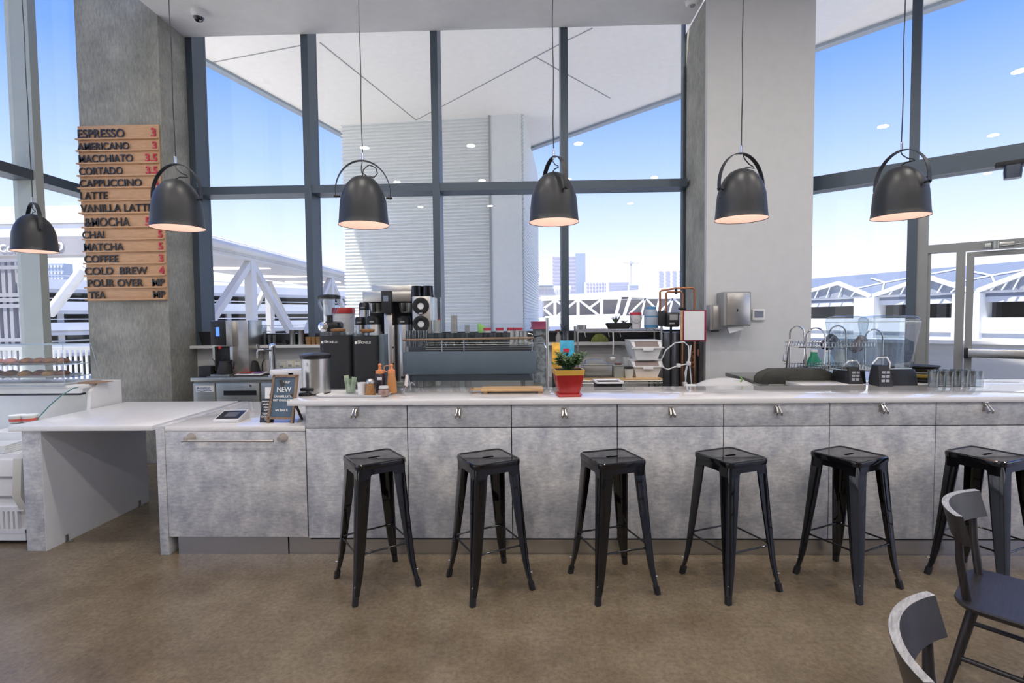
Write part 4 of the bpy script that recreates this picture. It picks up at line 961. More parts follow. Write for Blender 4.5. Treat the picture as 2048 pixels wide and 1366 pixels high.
# white hose loop
hs = T('water_hose', 'white looping water hose hanging by the copper pipes', 'hose', on(1350, 0, 5.15)); W4 = lambda px, py: atY(px, py, 5.15)-hs.location
B().tube([W4(1370, 775), W4(1373, 740), W4(1378, 715), W4(1377, 692), W4(1368, 684), W4(1350, 686), W4(1332, 700), W4(1322, 720), W4(1326, 735), W4(1336, 739), W4(1352, 733), W4(1375, 728), W4(1377, 726)], .007, 8).out('hose', whitep, hs)
B().tube([W4(1378, 718), W4(1370, 745), W4(1372, 770), W4(1366, 778)], .006, 8).tube([W4(1382, 690), W4(1379, 725), W4(1384, 780)], .006, 8).out('hose', whitep, hs)
for a_, b2 in ((1357, 731), (1377, 727), (1370, 768)): B().box(-.02, .02, -.02, .02, -.02, .02, .006).out('connector', whitep, hs, W4(a_, b2))
t = T('steel_curtain', 'grey steel cylinder tank below the black pump', 'tank', on(1338, 0, 5.6)); B().cyl((0, 0, 0), px2(1318, 1356, 5.6)/2, atY(1338, 664, 5.6).z, 28).out('tank', mat('tank_steel', (.25, .26, .28), .3, .7), t)
B().box(.12, .30, -.02, .1, 0, atY(1338, 664, 5.6).z).out('side_panel', mat('dark_panel', (.06, .055, .06), .5), t)
# hotel pan at the bar edge, tissue, bags
t = T('food_pan', 'white rimmed black food pan on the work counter behind the plant', 'pan', on(1217, .90, 4.02)); w_ = px2(1190, 1245, 4.02); h = atY(1217, 762, 4.02).z-.9
B().box(-w_*.46, w_*.46, -.06, .14, 0, h-.01, .008).out('body', blackm, t)
B().loops([rrect(w_, .24, .02, 4, h-.012, 0, .04), rrect(w_, .24, .02, 4, h, 0, .04), rrect(w_*.86, .18, .02, 4, h, 0, .04), rrect(w_*.84, .17, .02, 4, h-.01, 0, .04)]).out('rim', whitep, t)
t = T('plastic_bag', 'white plastic bag with a green tie behind the bar top near the white wall', 'bag', on(1450, .90, 4.3))
B().box(-.3, .3, -.1, .15, 0, .08, .02).out('bundle', paper, t)
b_ = B(); b_.loops([[(x*k, y_*k, z) for x, y_, _ in rrect(.5, .16, .07, 4)] for z, k in ((.02, 1), (.09, .95), (.13, .6), (.145, .25))]); b_.out('bag', mat('bag_white', (.6, .6, .6), .4), t)
B().tube([(.10, -.05, .10), (.12, -.06, .14), (.10, -.06, .165)], .006, 6).out('tie', mat('green_bag', (0, 0, 0)), t)
one(B().box(-.08, .3, 0, .22, .865, .90).box(-.06, .28, .02, .2, 0, .865), 'bag_counter', steelg, 'steel side counter under the white plastic bag', 'counter', (1.6, 4.18, 0))

# ================= RIGHT : DISH AREA =================
y = 4.35; DZ = atY(1600, 757, 4.5).z
dc = T('dish_counter', 'steel drain counter under the dish rack by the white wall', 'counter', (2.15, 4.22, 0))
B().box(-.2, 1.6, -.055, .85, DZ-.04, DZ-.004, .004).out('worktop', steelg, dc); B().box(-.16, 1.55, .04, .8, 0, DZ-.04).out('cabinet', steelg, dc)
t = B(); rg = []
for z, k in ((0, 1), (.05, 1), (.09, .9), (.12, .66)): rg.append([(p[0]*k+.01*math.sin(i_*3), p[1]*k, z) for i_, p in enumerate(rrect(.62, .12, .04, 5))])
t.loops(rg); one(t, 'dark_bag', mat('olive_black_bag', (.035, .035, .028), .6, noise=.4), 'dark olive bag lying on the counter left of the dish rack', 'bag', on(1590, DZ-.004, 4.235))
dr_ = T('dish_rack', 'chrome two tier dish rack with tall wire arches on a black drain mat', 'dish rack', on(1625, DZ, 4.45)); X = lambda px, yy=4.45: atY(px, 700, yy).x-dr_.location.x; ZD = lambda py, yy=4.45: atY(1625, py, yy).z-DZ
B().box(X(1560), X(1690), -.14, .25, 0, .02, .006).out('drain_mat', blackm, dr_)
def arch(xa, xb, yy_, zt_):
    r_ = (xb-xa)/2; return [(xa, yy_, .02), (xa, yy_, zt_-r_)]+[((xa+xb)/2-r_*math.cos(a_), yy_, zt_-r_+r_*math.sin(a_)) for a_ in [PI*k/10 for k in range(1, 10)]]+[(xb, yy_, zt_-r_), (xb, yy_, .02)]
for a_, b2, yy_, py in ((1579, 1608, .1, 652), (1612, 1650, -.12, 656), (1658, 1692, .1, 652), (1730, 1765, -.1, 660)): B().tube(arch(X(a_, 4.45+yy_), X(b2, 4.45+yy_), yy_, ZD(py, 4.45+yy_)), .0065, 8).out('wire_arch', chrome, dr_)
for z, nm in ((ZD(693), 'upper_tier'), (ZD(737), 'lower_tier')):
    b_ = B(); x0, x1 = X(1582), X(1730)
    for yy_ in (-.12, .1): b_.rod((x0, yy_, z), (x1, yy_, z), .005, 6).rod((x0, yy_, z+.035), (x1, yy_, z+.035), .004, 6)
    for k in range(26): xx = x0+(x1-x0)*k/25; b_.rod((xx, -.12, z+.035), (xx, -.12, z), .003, 5).rod((xx, -.12, z), (xx, .1, z), .003, 5).rod((xx, -.0, z), (xx+.012, -.0, z+.05), .003, 5)
    b_.out(nm, chrome, dr_)
B().tube([(X(1570), -.15, .03), (X(1572), -.15, .10), (X(1590), -.15, .10), (X(1590), -.15, .03)], .004, 6).box(X(1568), X(1595), -.17, -.12, .02, .035).out('cutlery_holder', chrome, dr_)
def mugthing(px, z, yy_, r_, h_, m, l, rot, nm='mug'):
    t = T(nm, l, 'mug', on(px, DZ+z, yy_), 0); t.rotation_euler = rot
    B().lathe([(r_*.9, 0), (r_, h_), (r_*.92, h_), (r_*.82, .01), (0, .01)], seg=24, cap=False).out('cup', m, t); B().tube([(r_*.95, 0, h_*.8), (r_*1.5, 0, h_*.7), (r_*1.5, 0, h_*.35), (r_*.9, 0, h_*.2)], .006, 8).out('handle', m, t)
mugthing(1648, ZD(693), 4.42, .045, .12, mat('mug_navy', (.02, .03, .07), .2, noise=.9, nscale=12), 'dark navy mug tipped over in the upper dish rack', (0, .9, .3))
mugthing(1705, ZD(700), 4.42, .04, .14, mat('mug_copper', (.30, .15, .09), .35, .6), 'copper brown cup tipped over in the dish rack behind the blender cover', (0, .8, .2))
for k, (px, m, l) in enumerate(((1628, mat('green_bottle', (.02, .25, .13), .3), 'green plastic bottle under the dish rack tier'), (1655, mat('pale_blue_plastic', (.45, .60, .72), .3), 'pale blue plastic tub under the dish rack tier'), (1682, mat('pale_tub', (.65, .68, .62), .4), 'white plastic tub under the dish rack tier'))):
    t = T('plastic_bottle', l, 'bottle', on(px, DZ, 4.82)); h_ = ZD(703, 4.82)
    B().lathe([(.06, 0), (.065, .03), (.06, h_*.55), (.03, h_*.85), (.028, h_)], seg=20).out('body', m, t)
    B().cyl((0, 0, h_-.005), .03, .02, 16).out('cap', whitep, t)
t = T('spray_faucet', 'steel spring spray faucet hanging left of the dish rack', 'faucet', on(1574, DZ, 4.3)); X = lambda px: atY(px, 700, 4.3).x-t.location.x; ZF = lambda py: atY(1574, py, 4.3).z-DZ
B().tube([(X(1584), .1, .0), (X(1584), .06, ZF(690)), (X(1582), .02, ZF(680)), (X(1576), 0, ZF(690)), (X(1571), 0, ZF(712))], .007, 8).out('hose', steel, t)
B().rod((X(1571), 0, ZF(708)), (X(1568), -.01, ZF(722)), .014, 14).out('spray_head', steel, t)
# ---- blenders ----
def blender(px0, px1, pyt, pyb, y, lab, padpx):
    zb2 = HT; w_ = px2(px0, px1, y); t = T('blender', lab, 'blender', on((px0+px1)/2, zb2, y), 0, 'blenders with clear covers')
    H = atY(px0, pyt, y).z-zb2; hb = atY(px0, pyb, y).z-zb2
    B().loops([rrect(w_*.70, .22, .03, 4, 0, w_*.1, .05), rrect(w_*.66, .20, .03, 4, hb*.8, w_*.1, .05), rrect(w_*.62, .19, .03, 4, hb, w_*.1, .05)]).out('base', black, t)
    rg = []
    for z, k in ((hb, .74), (hb+(H-hb)*.35, .84), (hb+(H-hb)*.86, 1.0), (H*.95, .99), (H*.985, .86), (H, .55)):
        rg.append([(x+0, yy_+.05, z) for x, yy_, _ in rrect(w_*k, .24*k, .05*k, 5)])
    B().loops(rg, cap=False).out('sound_cover', blgl, t, label='clear plastic sound cover')
    for z, k in ((hb+.004, .74), (hb+(H-hb)*.88, 1.0)): B().tube([(x, yy_+.05, z) for x, yy_, _ in rrect(w_*k, .24*k, .05*k, 5)], .0025, 5, closed=True).out('cover_seam', mat('cover_edge', (.60, .68, .74), .2), t)
    B().loops([rrect(.10, .10, .02, 4, hb, .02, .06), rrect(.14, .14, .02, 4, H*.75, .02, .06)], cap=False).out('jug', cupg, t)
    B().lathe([(.03, 0), (.034, .02), (0, .03)], (.02, .06, hb), 16).out('blade_hub', black, t)
    x = atY(padpx, 740, y).x-t.location.x
    B().loops([[(x-.05, -.10, 0), (x+.05, -.10, 0), (x+.05, .02, 0), (x-.05, .02, 0)], [(x-.03, -.05, hb*1.25), (x+.05, -.05, hb*1.25), (x+.05, .02, hb*1.25), (x-.03, .02, hb*1.25)]]).out('control_housing', blackm, t)
    pad = B()
    for i_ in range(2):
        for j_ in range(3): zz = hb*(.25+.25*j_); yy_ = -.10+.05*(zz/(hb*1.25)); pad.box(x-.032+i_*.032+.008*j_, x-.008+i_*.032+.008*j_, yy_-.004, yy_, zz, zz+.02, .001)
    pad.out('control_buttons', mat('pad_grey', (.35, .36, .40), .4), t)
    B().tube([(x-.05, -.02, hb*1.35), (x-.03, -.05, hb*1.75), (x+.02, -.06, hb*1.8), (x+.055, -.05, hb*1.4), (x+.06, -.04, hb*1.05)], .008, 8).out('latch_handle', chrome, t)
blender(1670, 1730, 632, 740, 4.02, 'left blender under a clear plastic cover, beside the dish rack', 1697)
blender(1738, 1834, 631, 738, 3.88, 'right blender under a large clear plastic cover, nearest the door', 1755)
# stack of pans & lids behind
t = T('pan_stack', 'dark stacked trays behind the right blender', 'tray', on(1845, HT, 4.05))
for k, (w_, z) in enumerate(((.22, 0), (.24, .035), (.20, .08), (.22, .10))): B().lathe([(w_/2*.8, z), (w_/2, z+.02), (w_/2*1.05, z+.026)], seg=28).out('tray', mat('yellow_tray', (.5, .36, .08), .5) if k == 1 else blackm, t)
g2 = None
for k in range(13):
    r_, c_ = k % 2, k//2
    p = on(1868+c_*15, HT, 3.74+.10*r_+.02*(c_ % 2))
    if g2 is None: g2 = tumbler(p, .034, .115, 'upturned clear glass in the cluster on the bar top right of the blenders', 'water glasses on the bar top')
    else: dup(g2, p)

# ================= LOW COUNTER ITEMS =================
t = T('payment_terminal', 'white payment tablet stand with a dark tilted screen on the low counter', 'payment terminal', atZ(463, 828, .867), math.radians(6))
t.location.y = 3.50; p = atY(463, 826, 3.50); t.location.x = p.x
B().prism([(-.09, 0), (.09, 0), (.10, .055), (.085, .06), (-.095, .018)], 'x', -.085, .085).out('body', whitep, t)
B().loops([rrect(.15, .17, .02, 4, 0), rrect(.16, .18, .02, 4, .008)]).out('base', whitep, t)
sc_ = B().box(-.075, .075, -.075, .06, -.001, .002, M=Matrix.Translation((0, 0.005, .042)) @ Matrix.Rotation(math.atan2(.042, .18), 4, 'X')).out('screen', mat('screen_black', (.03, .03, .035), .2), t)
B().box(-.035, .045, -.045, .03, .002, .0026, M=Matrix.Translation((0, 0.005, .042)) @ Matrix.Rotation(math.atan2(.042, .18), 4, 'X')).out('display', mat('display_grey', (.13, .13, .14), .3), sc_)
y = 3.42; t = T('menu_sign', 'small black sign with white handwriting leaning beside the chalkboard', 'sign', on(529, .867, y)); w_ = px2(514, 543, y); h = atY(529, 798, y).z-.867
M_ = Matrix.Rotation(-.12, 4, 'X')
B().prism([(-w_/2, 0), (w_/2-.006, 0), (w_/2, h), (-w_/2+.012, h)], 'y', 0, .006, M=M_).out('board', slated, t)
B().box(-.02, .02, .0, .06, 0, .01).out('foot', slated, t)
for k, s_ in enumerate(('SPECIALTY LATTE', 'HAZELNUT', 'PEANUT', 'BUTTER', 'TOUCH OF', 'CHOCOLATE', 'MILK')):
    zz = h-.022-k*.021
    text(t, s_, chalk, .016 if k else .010, (0, -.002-.12*0, 0), (PI/2-.0, 0, 0), align='CENTER', bold=.0006, sx=.9 if k else 1).matrix_local = M_ @ Matrix.Translation((.004, -.0015, zz)) @ Matrix.Rotation(PI/2, 4, 'X')
y = 3.40; t = T('chalkboard_easel', 'wooden framed blue chalkboard easel sign at the end of the low counter', 'sign', (-1.672, y, .867), math.radians(-3)); zt_ = atY(577, 750, y).z-.867
w_ = .185; h = zt_
M_ = Matrix.Rotation(-.16, 4, 'X')
def sk(x, z): return x*(1-.04*z/h)+.022*z/h
def bar_(x0, z0, x1, z1, wd_): 
    b = B(); dx, dz = x1-x0, z1-z0; L = math.hypot(dx, dz); nx, nz = -dz/L*wd_/2, dx/L*wd_/2
    return b.prism([(x0+nx, z0+nz), (x0-nx, z0-nz), (x1-nx, z1-nz), (x1+nx, z1+nz)], 'y', -.008, .008, M=M_)
frm = mat('frame_wood', (.26, .17, .11), .6, noise=.25, nscale=20)
for s_ in (-1, 1): bar_(sk(s_*(w_/2-.008), 0), 0, sk(s_*(w_/2-.008), h), h, .016).out('side_rail', frm, t)
bar_(sk(-w_/2, h), h-.008, sk(w_/2, h), h-.008, .018).out('top_rail', frm, t); bar_(-w_/2-.02, .032, w_/2, .032, .016).out('bottom_rail', frm, t)
B().prism([(sk(-w_/2+.014, .03), .035), (sk(w_/2-.014, .03), .035), (sk(w_/2-.014, h), h-.016), (sk(-w_/2+.014, h), h-.016)], 'y', -.002, .004, M=M_).out('chalk_panel', slate, t)
B().beam((.0, .02, h*.9), (.02, .13, 0), .02, .01).beam((w_/2-.02, .02, h*.6), (w_/2+.0, .12, 0), .014, .01).out('rear_leg', mat('rear_leg_dark', (.08, .07, .06), .6), t)
for s_, sz, zz in (('try our', .030, .82), ('NEW', .052, .64), ('CARAMEL LATTE', .020, .53), ('HOT CHAI LATTE', .020, .45), ('we love it', .026, .24)):
    text(t, s_, chalk, sz, (0, 0, 0), align='CENTER', bold=.0004, sx=.85).matrix_local = M_ @ Matrix.Translation((sk(0, zz*h), -.0035, zz*h)) @ Matrix.Rotation(PI/2, 4, 'X')
bridgew = mat('bridge_white_paint', (.60, .59, .58), .6)
# ================= DELI CASE =================
ex_ = -3.54; LXC = -5.05
dk = T('deli_case', 'white refrigerated deli case with curved glass front beside the transfer table', 'display case', (ex_, 3.45, 0))
def yz(pts): return [(y_-3.45, z_) for y_, z_ in pts]
LN = LXC-ex_
B().box(LN, 0, .02, .80, .10, .60, .01).out('lower_body', whitep, dk)
for z0 in (.33, .47): B().box(LN, -.05, .012, .02, z0, z0+.012).out('trim_stripe', greyp, dk)
B().prism(yz([(3.40, .36), (3.42, .62), (3.50, .66), (3.62, .66), (3.62, .22), (3.46, .22)]), 'x', -.03, .03).out('corner_bumper', cream, dk)
B().prism(yz([(4.34, .10), (4.34, 1.063), (4.10, 1.063), (4.03, 1.0), (3.99, .66), (3.5, .62), (3.5, .10)]), 'x', -.015, .015).out('end_panel', whitep, dk)
B().box(LN, -.015, .86, .89, .10, 1.06).out('back_wall', whitep, dk)
B().box(LN, -.012, .50, .89, 1.035, 1.064, .004).out('roof', whitep, dk); B().box(LN, -.012, .50, .53, 1.00, 1.036).out('roof_front', whitep, dk)
B().box(LN, -.012, .50, .56, .985, 1.0).out('light_strip', blackm, dk)
B().box(LN, -.015, .08, .86, .60, .625).out('deck', whitep, dk)
cg = [(4.03, 1.062), (3.90, 1.045), (3.80, 1.006), (3.70, .945), (3.61, .875), (3.54, .80), (3.50, .70), (3.495, .64)]
b_ = B(); cgy = yz(cg)
for (a, c), (d, e2) in zip(cgy, cgy[1:]):
    v = [b_.b.verts.new(q) for q in ((LN, a, c), (-.02, a, c), (-.02, d, e2), (LN, d, e2))]; b_.b.faces.new(v)
b_.out('curved_glass', glass, dk)
B().tube([(-.018, a, c) for a, c in cgy], .004, 6).out('glass_edge', mat('glass_edge', (.06, .20, .20), .2), dk)
b_ = B().box(LN, 0, .0, .02, .03, .10)
for k in range(40): b_.box(LN+.04+k*.036, LN+.06+k*.036, -.005, .03, .10, .24)
b_.box(LN, 0, -.004, .02, .24, .27).box(LN, 0, -.004, .02, .085, .11)
b_.out('vent_grille', whitep, dk); B().box(LN+.02, -.01, .02, .2, .02, .10).out('kick_base', blackm, dk)
B().box(-.20, -.10, .852, .858, .90, .96).box(-.07, -.0, .852, .858, .92, .95).out('price_card', cream, dk)
tb0 = []
for k, (px, z, yy) in enumerate(((28, .626, 4.0), (28, .692, 4.0), (53, .626, 4.02), (53, .692, 4.02))):
    z += .07
    t = T('food_tub', ['lower left', 'upper left', 'lower right', 'upper right'][k]+' white food tub with a red label in the deli case', 'tub', on(px, z, yy), 0, 'stacked food tubs')
    B().lathe([(.045, 0), (.052, .05)], seg=24).out('tub', cream, t); B().lathe([(.0525, .012), (.0525, .032)], seg=24, cap=False).out('label', mat('label_red', (.6, .08, .03), .5), t)
    B().lathe([(.055, .05), (.055, .06), (0, .061)], seg=24).out('lid', whitep, t)
one(B().box(-.3, .12, -.1, .12, .0, .07, .004), 'riser', whitep, 'white riser step inside the deli case', 'stand', on(60, .626, 4.02))
for k, px in enumerate((92, 125)): 
    one(B().loops([rrect(.13, .1, .02, 3, 0), rrect(.15, .11, .02, 3, .07)]), 'paper_tray', cream, ['left', 'right'][k]+' cream paper tray at the right end of the deli case', 'tray', on(px, .70, 4.1), 0, 'cream paper trays')
one(B().box(-.12, .26, -.1, .12, .0, .072, .004), 'riser', whitep, 'white riser under the cream paper trays', 'stand', on(118, .626, 4.1))
b_ = B()
for k in range(5): b_.box(-.14+.01*k, .12-.015*k, -.1, .08, .01*k, .01*k+.008, M=Matrix.Rotation(.1*(k-2), 4, 'Z'))
one(b_, 'paper_stack', paper, 'loose stack of white deli paper at the front of the deli case', 'paper', on(4, .627, 3.66))
t = B().prism([(-.1, -.07), (.09, -.08), (.13, .06), (-.05, .09)], 'z', 0, .006); one(t, 'kraft_paper', mat('kraft', (.35, .22, .14), .8), 'brown kraft paper sheet lying on top of the deli case', 'paper', on(182, 1.0655, 4.12))
l = bpy.data.lights.new('deli_lamp', 'AREA'); l.shape = 'RECTANGLE'; l.size = 1.3; l.size_y = .05; l.energy = .9; lo = bpy.data.objects.new('deli_lamp', l); C.objects.link(lo); lo.location = (-4.3, 4.0, .98)
# pastry case
pc = T('pastry_case', 'clear acrylic pastry case with two shelves on top of the deli case', 'display case', (-3.66, 3.94, 1.0655))
pf = [(0, 0), (.35, 0), (.26, .32), (.0, .325)]; PLN = -1.36
def sheet(b, pts, th=.004):
    v = [b.b.verts.new(q) for q in pts]; b.b.faces.new(v)
b_ = B(); sheet(b_, [(0, *p) for p in pf]); b_.out('end_sheet', acry, pc, smooth=False); b_ = B(); sheet(b_, [(PLN, *p) for p in pf]); b_.out('end_sheet', acry, pc, smooth=False)
b_ = B(); sheet(b_, [(PLN, 0, 0), (0, 0, 0), (0, 0, .325), (PLN, 0, .325)]); b_.out('front_sheet', acry, pc, smooth=False)
b_ = B(); sheet(b_, [(PLN, 0, .325), (0, 0, .325), (0, .26, .32), (PLN, .26, .32)]); b_.out('top_sheet', acry, pc, smooth=False)
ed = mat('acrylic_edge', (.45, .55, .62), .2)
b_ = B()
for x in (0, PLN): b_.tube([(x, *p) for p in pf], .0025, 5, closed=True)
for p in pf: b_.rod((0, *p), (PLN, *p), .003, 5)
b_.out('sheet_edges', ed, pc)
for z in (.055, .155): B().box(PLN+.01, -.01, .01, .27, z, z+.006, .001).out('shelf', acry, pc); 
B().box(PLN, 0, 0, .35, 0, .012, .003).out('base', whitep, pc)
k = 0
for z, nm in ((.062, 'lower'), (.162, 'upper')):
    for q, (x0, x1) in enumerate(((-1.30, -.98), (-.95, -.52), (-.48, -.08))):
        one(B().loops([rrect(x1-x0, .22, .02, 3, 0), rrect(x1-x0+.02, .24, .02, 3, .012), rrect(x1-x0, .22, .02, 3, .012), rrect(x1-x0-.02, .2, .02, 3, .004)]), 'pastry_tray', steel, ['left', 'middle', 'right'][q]+' pastry tray on the '+nm+' shelf of the acrylic case', 'tray', (-3.66+(x0+x1)/2, 4.085, 1.0655+z), 0, 'pastry trays')
        n = 4 if q else 3
        for j in range(n):
            random.seed(k); k += 1
            m_ = [[pasA, pasB, pasC], [pasB, pasC, pasA]][nm == 'lower'][(q+j//2) % 3] if q < 2 else (pasA if nm == 'upper' or j % 2 else pasB)
            xx = x0+(x1-x0)*(j+.5)/n; r = random.uniform(.036, .044)
            b_ = B().lathe([(0, 0), (r*.9, .004), (r, .018), (r*.8, .032), (r*.3, .042), (0, .042)], seg=14, sx=1.15, sy=1.5)
            for v in b_.b.verts: v.co.z += .004*math.sin(v.co.x*160+k)*(v.co.z > .01)
            cn = 'chocolate brown' if m_ is pasA else 'golden brown' if m_ is pasB else 'pink glazed'
            one(b_, 'pastry', m_, cn+' pastry on the '+['left', 'middle', 'right'][q]+' tray of the '+nm+' pastry shelf', 'pastry', (-3.66+xx, 4.06+random.uniform(-.01, .02), 1.0655+z+.005), random.uniform(-.3, .3), 'pastries in the acrylic case')

# ================= EXTERIOR =================
gr = struct(B().box(-400, 500, -80, 900, -6.2, -6), 'ground', ground)
one(B().box(-9.2, 5, 6.4, 11.8, -.6, -.3).box(5, 8.8, 6.4, 8.3, -.6, -.3).box(-9.2, -5.6, -8, 6.4, -.6, -.3), 'bounce_deck', mat('bounce_paving', (.78, .76, .72), .8), 'pale terrace slab kept outside the windows to bounce sun onto the canopy', 'paving')  # mostly unseen slab, kept pale to bounce sunlight up to the canopy
# canopy over the terrace
CNZ = 6.2
e1, e2 = atZ(402, 117, CNZ), atZ(690, 272, CNZ); f1, f2 = atZ(1367, 147, CNZ), atZ(1045, 248, CNZ)
def ext(p, q, yv): d = (p-q); return p+d*((yv-p.y)/d.y)
pl_ = [ext(e1, e2, 6.35), e2+(e2-e1)*.5, f2+(f2-f1)*.7+Vector((0, 2.5, 0)), ext(f1, f2, 6.35)]
cn_ = T('exterior_canopy', 'big white pointed canopy soffit outside with thin panel joints', 'canopy', (0, 0, CNZ), kind=None)
B().prism([(p.x, p.y) for p in pl_], 'z', 0, .35).out('soffit', mat('canopy_white', (.93, .89, .82), .6), cn_, smooth=False)
jm = mat('joint_grey', (.35, .35, .34), .7)
for pts in (((412, 127), (620, 87)), ((640, 85), (832, 240)), ((832, 240), (1125, 85), (1185, 56)), ((1068, 112), (1220, 196))):
    q = [atZ(px, py, CNZ) for px, py in pts]
    for a, c in zip(q, q[1:]): B().beam((a.x, a.y, -.004), (c.x, c.y, -.004), .022, .006).out('joint', jm, cn_)
for a, c in ((pl_[0], pl_[1]), (pl_[3], pl_[2])):
    B().beam((a.x, a.y, .12), (c.x, c.y, .12), .16, .34).out('edge_fascia', mat('fascia_grey', (.30, .35, .40), .4), cn_)
# corrugated tower
ta, tb_ = atZ(681, 250, CNZ), atZ(1047, 229, CNZ)
tw = T('corrugated_tower', 'white horizontally corrugated tower under the canopy point', 'tower', (0, 0, 0))
ds = (tb_-ta); L = Vector((ds.x, ds.y, 0)).length; u_ = Vector((ds.x, ds.y, 0)).normalized(); nn = Vector((-u_.y, u_.x, 0))
b_ = B(); pitch = .078; z = -1.; prof = []
while z < CNZ: prof += [(0, z), (0, z+pitch*.35), (.035, z+pitch*.5), (.035, z+pitch*.85)]; z += pitch
prof = [(o_, min(z_, CNZ)) for o_, z_ in prof]
vs = []
TWL = 5.0
path = [ta+nn*TWL, ta, tb_, tb_+nn*TWL]; offs = [(-u_), (-u_-nn).normalized()*1.2, (u_-nn).normalized()*1.2, u_]
for o_, z_ in prof:
    vs.append([b_.b.verts.new((p.x-q.x*o_, p.y-q.y*o_, z_)) for p, q in zip(path, offs)])
for r0, r1 in zip(vs, vs[1:]):
    for k in range(3): b_.b.faces.new((r0[k], r0[k+1], r1[k+1], r1[k]))
b_.out('corrugated_cladding', corr, tw, smooth=False)
us_ = (atZ(979, 233, CNZ)-ta).dot(u_); p0_ = ta+u_*us_; p1_ = ta+u_*(L-.05)
B().beam((p0_.x-nn.x*.03, p0_.y-nn.y*.03, 2.6), (p1_.x-nn.x*.03, p1_.y-nn.y*.03, 2.6), .05, 7.2).out('flat_panel', mat('tower_panel', (.74, .755, .74), .5), tw)
B().box(-.02, .02, -.02, .02, -1, CNZ).out('panel_joint', jm, tw, (p0_.x-nn.x*.06, p0_.y-nn.y*.06, 0))
p_ = atY(1059, 620, 18); one(B().box(-.2, .2, 0, 1, -6, 2.75), 'pink_wall', pinkm, 'pale pink sunlit wall strip right of the corrugated tower', 'wall', (p_.x, 18, 0))
# ---- covered bridge at left ----
BX = -9.8
cb_ = T('covered_bridge', 'white steel covered walkway with slanted trusses seen through the left window', 'bridge', (BX, 16, 0)); V3 = lambda px, py: atX(px, py, BX)-Vector((BX, 16, 0))
y0, y1 = -1.3, 30
def zb4(px, py): return atX(px, py, BX).z
ztop, zmid, zlow = zb4(412, 462), zb4(412, 488), zb4(412, 502)
B().prism([(0, zlow+.0), (0, zmid), (-.0, ztop-.1), (-.25, ztop), (-4.4, ztop+.25), (-4.4, zlow+.1), (-.3, zlow)], 'y', y0, y1).out('roof', bridgew, cb_, smooth=False)
B().box(-.02, .06, y0, y1, zmid-.12, zmid, 0).out('gutter', extg, cb_); B().tube([(.05, y0, ztop-.3), (.05, y1, ztop-.3)], .16, 12).out('roof_edge', bridgew, cb_)
for k in range(6): B().box(-3.8, -.7, y0+2+k*4.0, y0+2.25+k*4.0, zlow-.02, zlow+.08).out('strip_light', mat('strip_light', (1, .9, .85), .5, emis=((1, .8, .72), 1.2)), cb_)
B().box(-4.4, .0, y0, y1, -1.2, -.1).out('deck', bridgew, cb_)
def truss(x, ys, zt_, zb2, w_, nm='truss'):
    for i_, yv in enumerate(ys):
        B().box(x-.28, x, yv-.16, yv+.16, zb2, zt_).out('post', bridgew, cb_)
        h_ = (ys[1]-ys[0])/2 if len(ys) > 1 else 3
        B().beam((x-.14, yv-.1, zt_-.1), (x-.14, yv-h_*1.0, zb2), w_, w_).out('brace', bridgew, cb_)
        B().beam((x-.14, yv+.1, zt_-.1), (x-.14, yv+h_*1.0, zb2), w_, w_).out('brace', bridgew, cb_)
yc = atX(510, 600, BX).y-16; yc2 = yc+7.6
truss(0, [yc, yc2, yc2+7.6], zlow, .4, .22)
truss(-4.1, [yc+1.8, yc2+1.8, yc2+9.4], zlow, -.2, .2)
for z_ in (1.0, 1.3): B().box(-4.2, -4.15, y0, y1, z_, z_+.05).out('handrail', extg, cb_)
# ---- sign bridge at far left ----
y = 14; a = atY(-60, 412, y); c = atY(162, 412, y)
sg = T('sign_bridge', 'white sunlit walkway beam with grey sign band reading Con', 'bridge', (a.x, y, 0)); zz = lambda py: atY(80, py, y).z
Wd = atY(225, 500, y).x-a.x
B().box(-8, Wd, 0, .55, zz(474), zz(412)).out('parapet', extw2, sg, smooth=False); B().box(-8, Wd, -.03, 0, zz(449), zz(447)).out('joint', jm, sg)
sb_ = B().box(-8, Wd, -.05, .55, zz(511), zz(474)).out('sign_band', mat('sign_grey', (.42, .40, .40), .6), sg, smooth=False)
text(sg, 'Con', mat('sign_white', (.95, .95, .95), .5), .30, (atY(3, 503, y).x-a.x, -.07, zz(503)), name='sign_lettering', bold=.006)
px_ = atY(123, 493, y); B().lathe([(.115, 0), (.115, .01)], seg=28, M=Matrix.Translation((px_.x-a.x, -.06, px_.z)) @ Matrix.Rotation(PI/2, 4, 'X')).out('sign_disc', mat('sign_white', (1, 1, 1)), sg)
B().box(px_.x-a.x-.02, px_.x-a.x+.02, -.08, -.07, px_.z-.07, px_.z+.04).prism([(px_.x-a.x-.05, px_.z+.02), (px_.x-a.x+.05, px_.z+.02), (px_.x-a.x, px_.z+.08)], 'y', -.08, -.07).out('arrow', greyp, sg)
B().rod(atY(98, 628, y)-Vector((a.x, y, 0)), atY(168, 538, y)-Vector((a.x, y, 0)), .14, 14).out('diagonal_tube', extw2, sg)
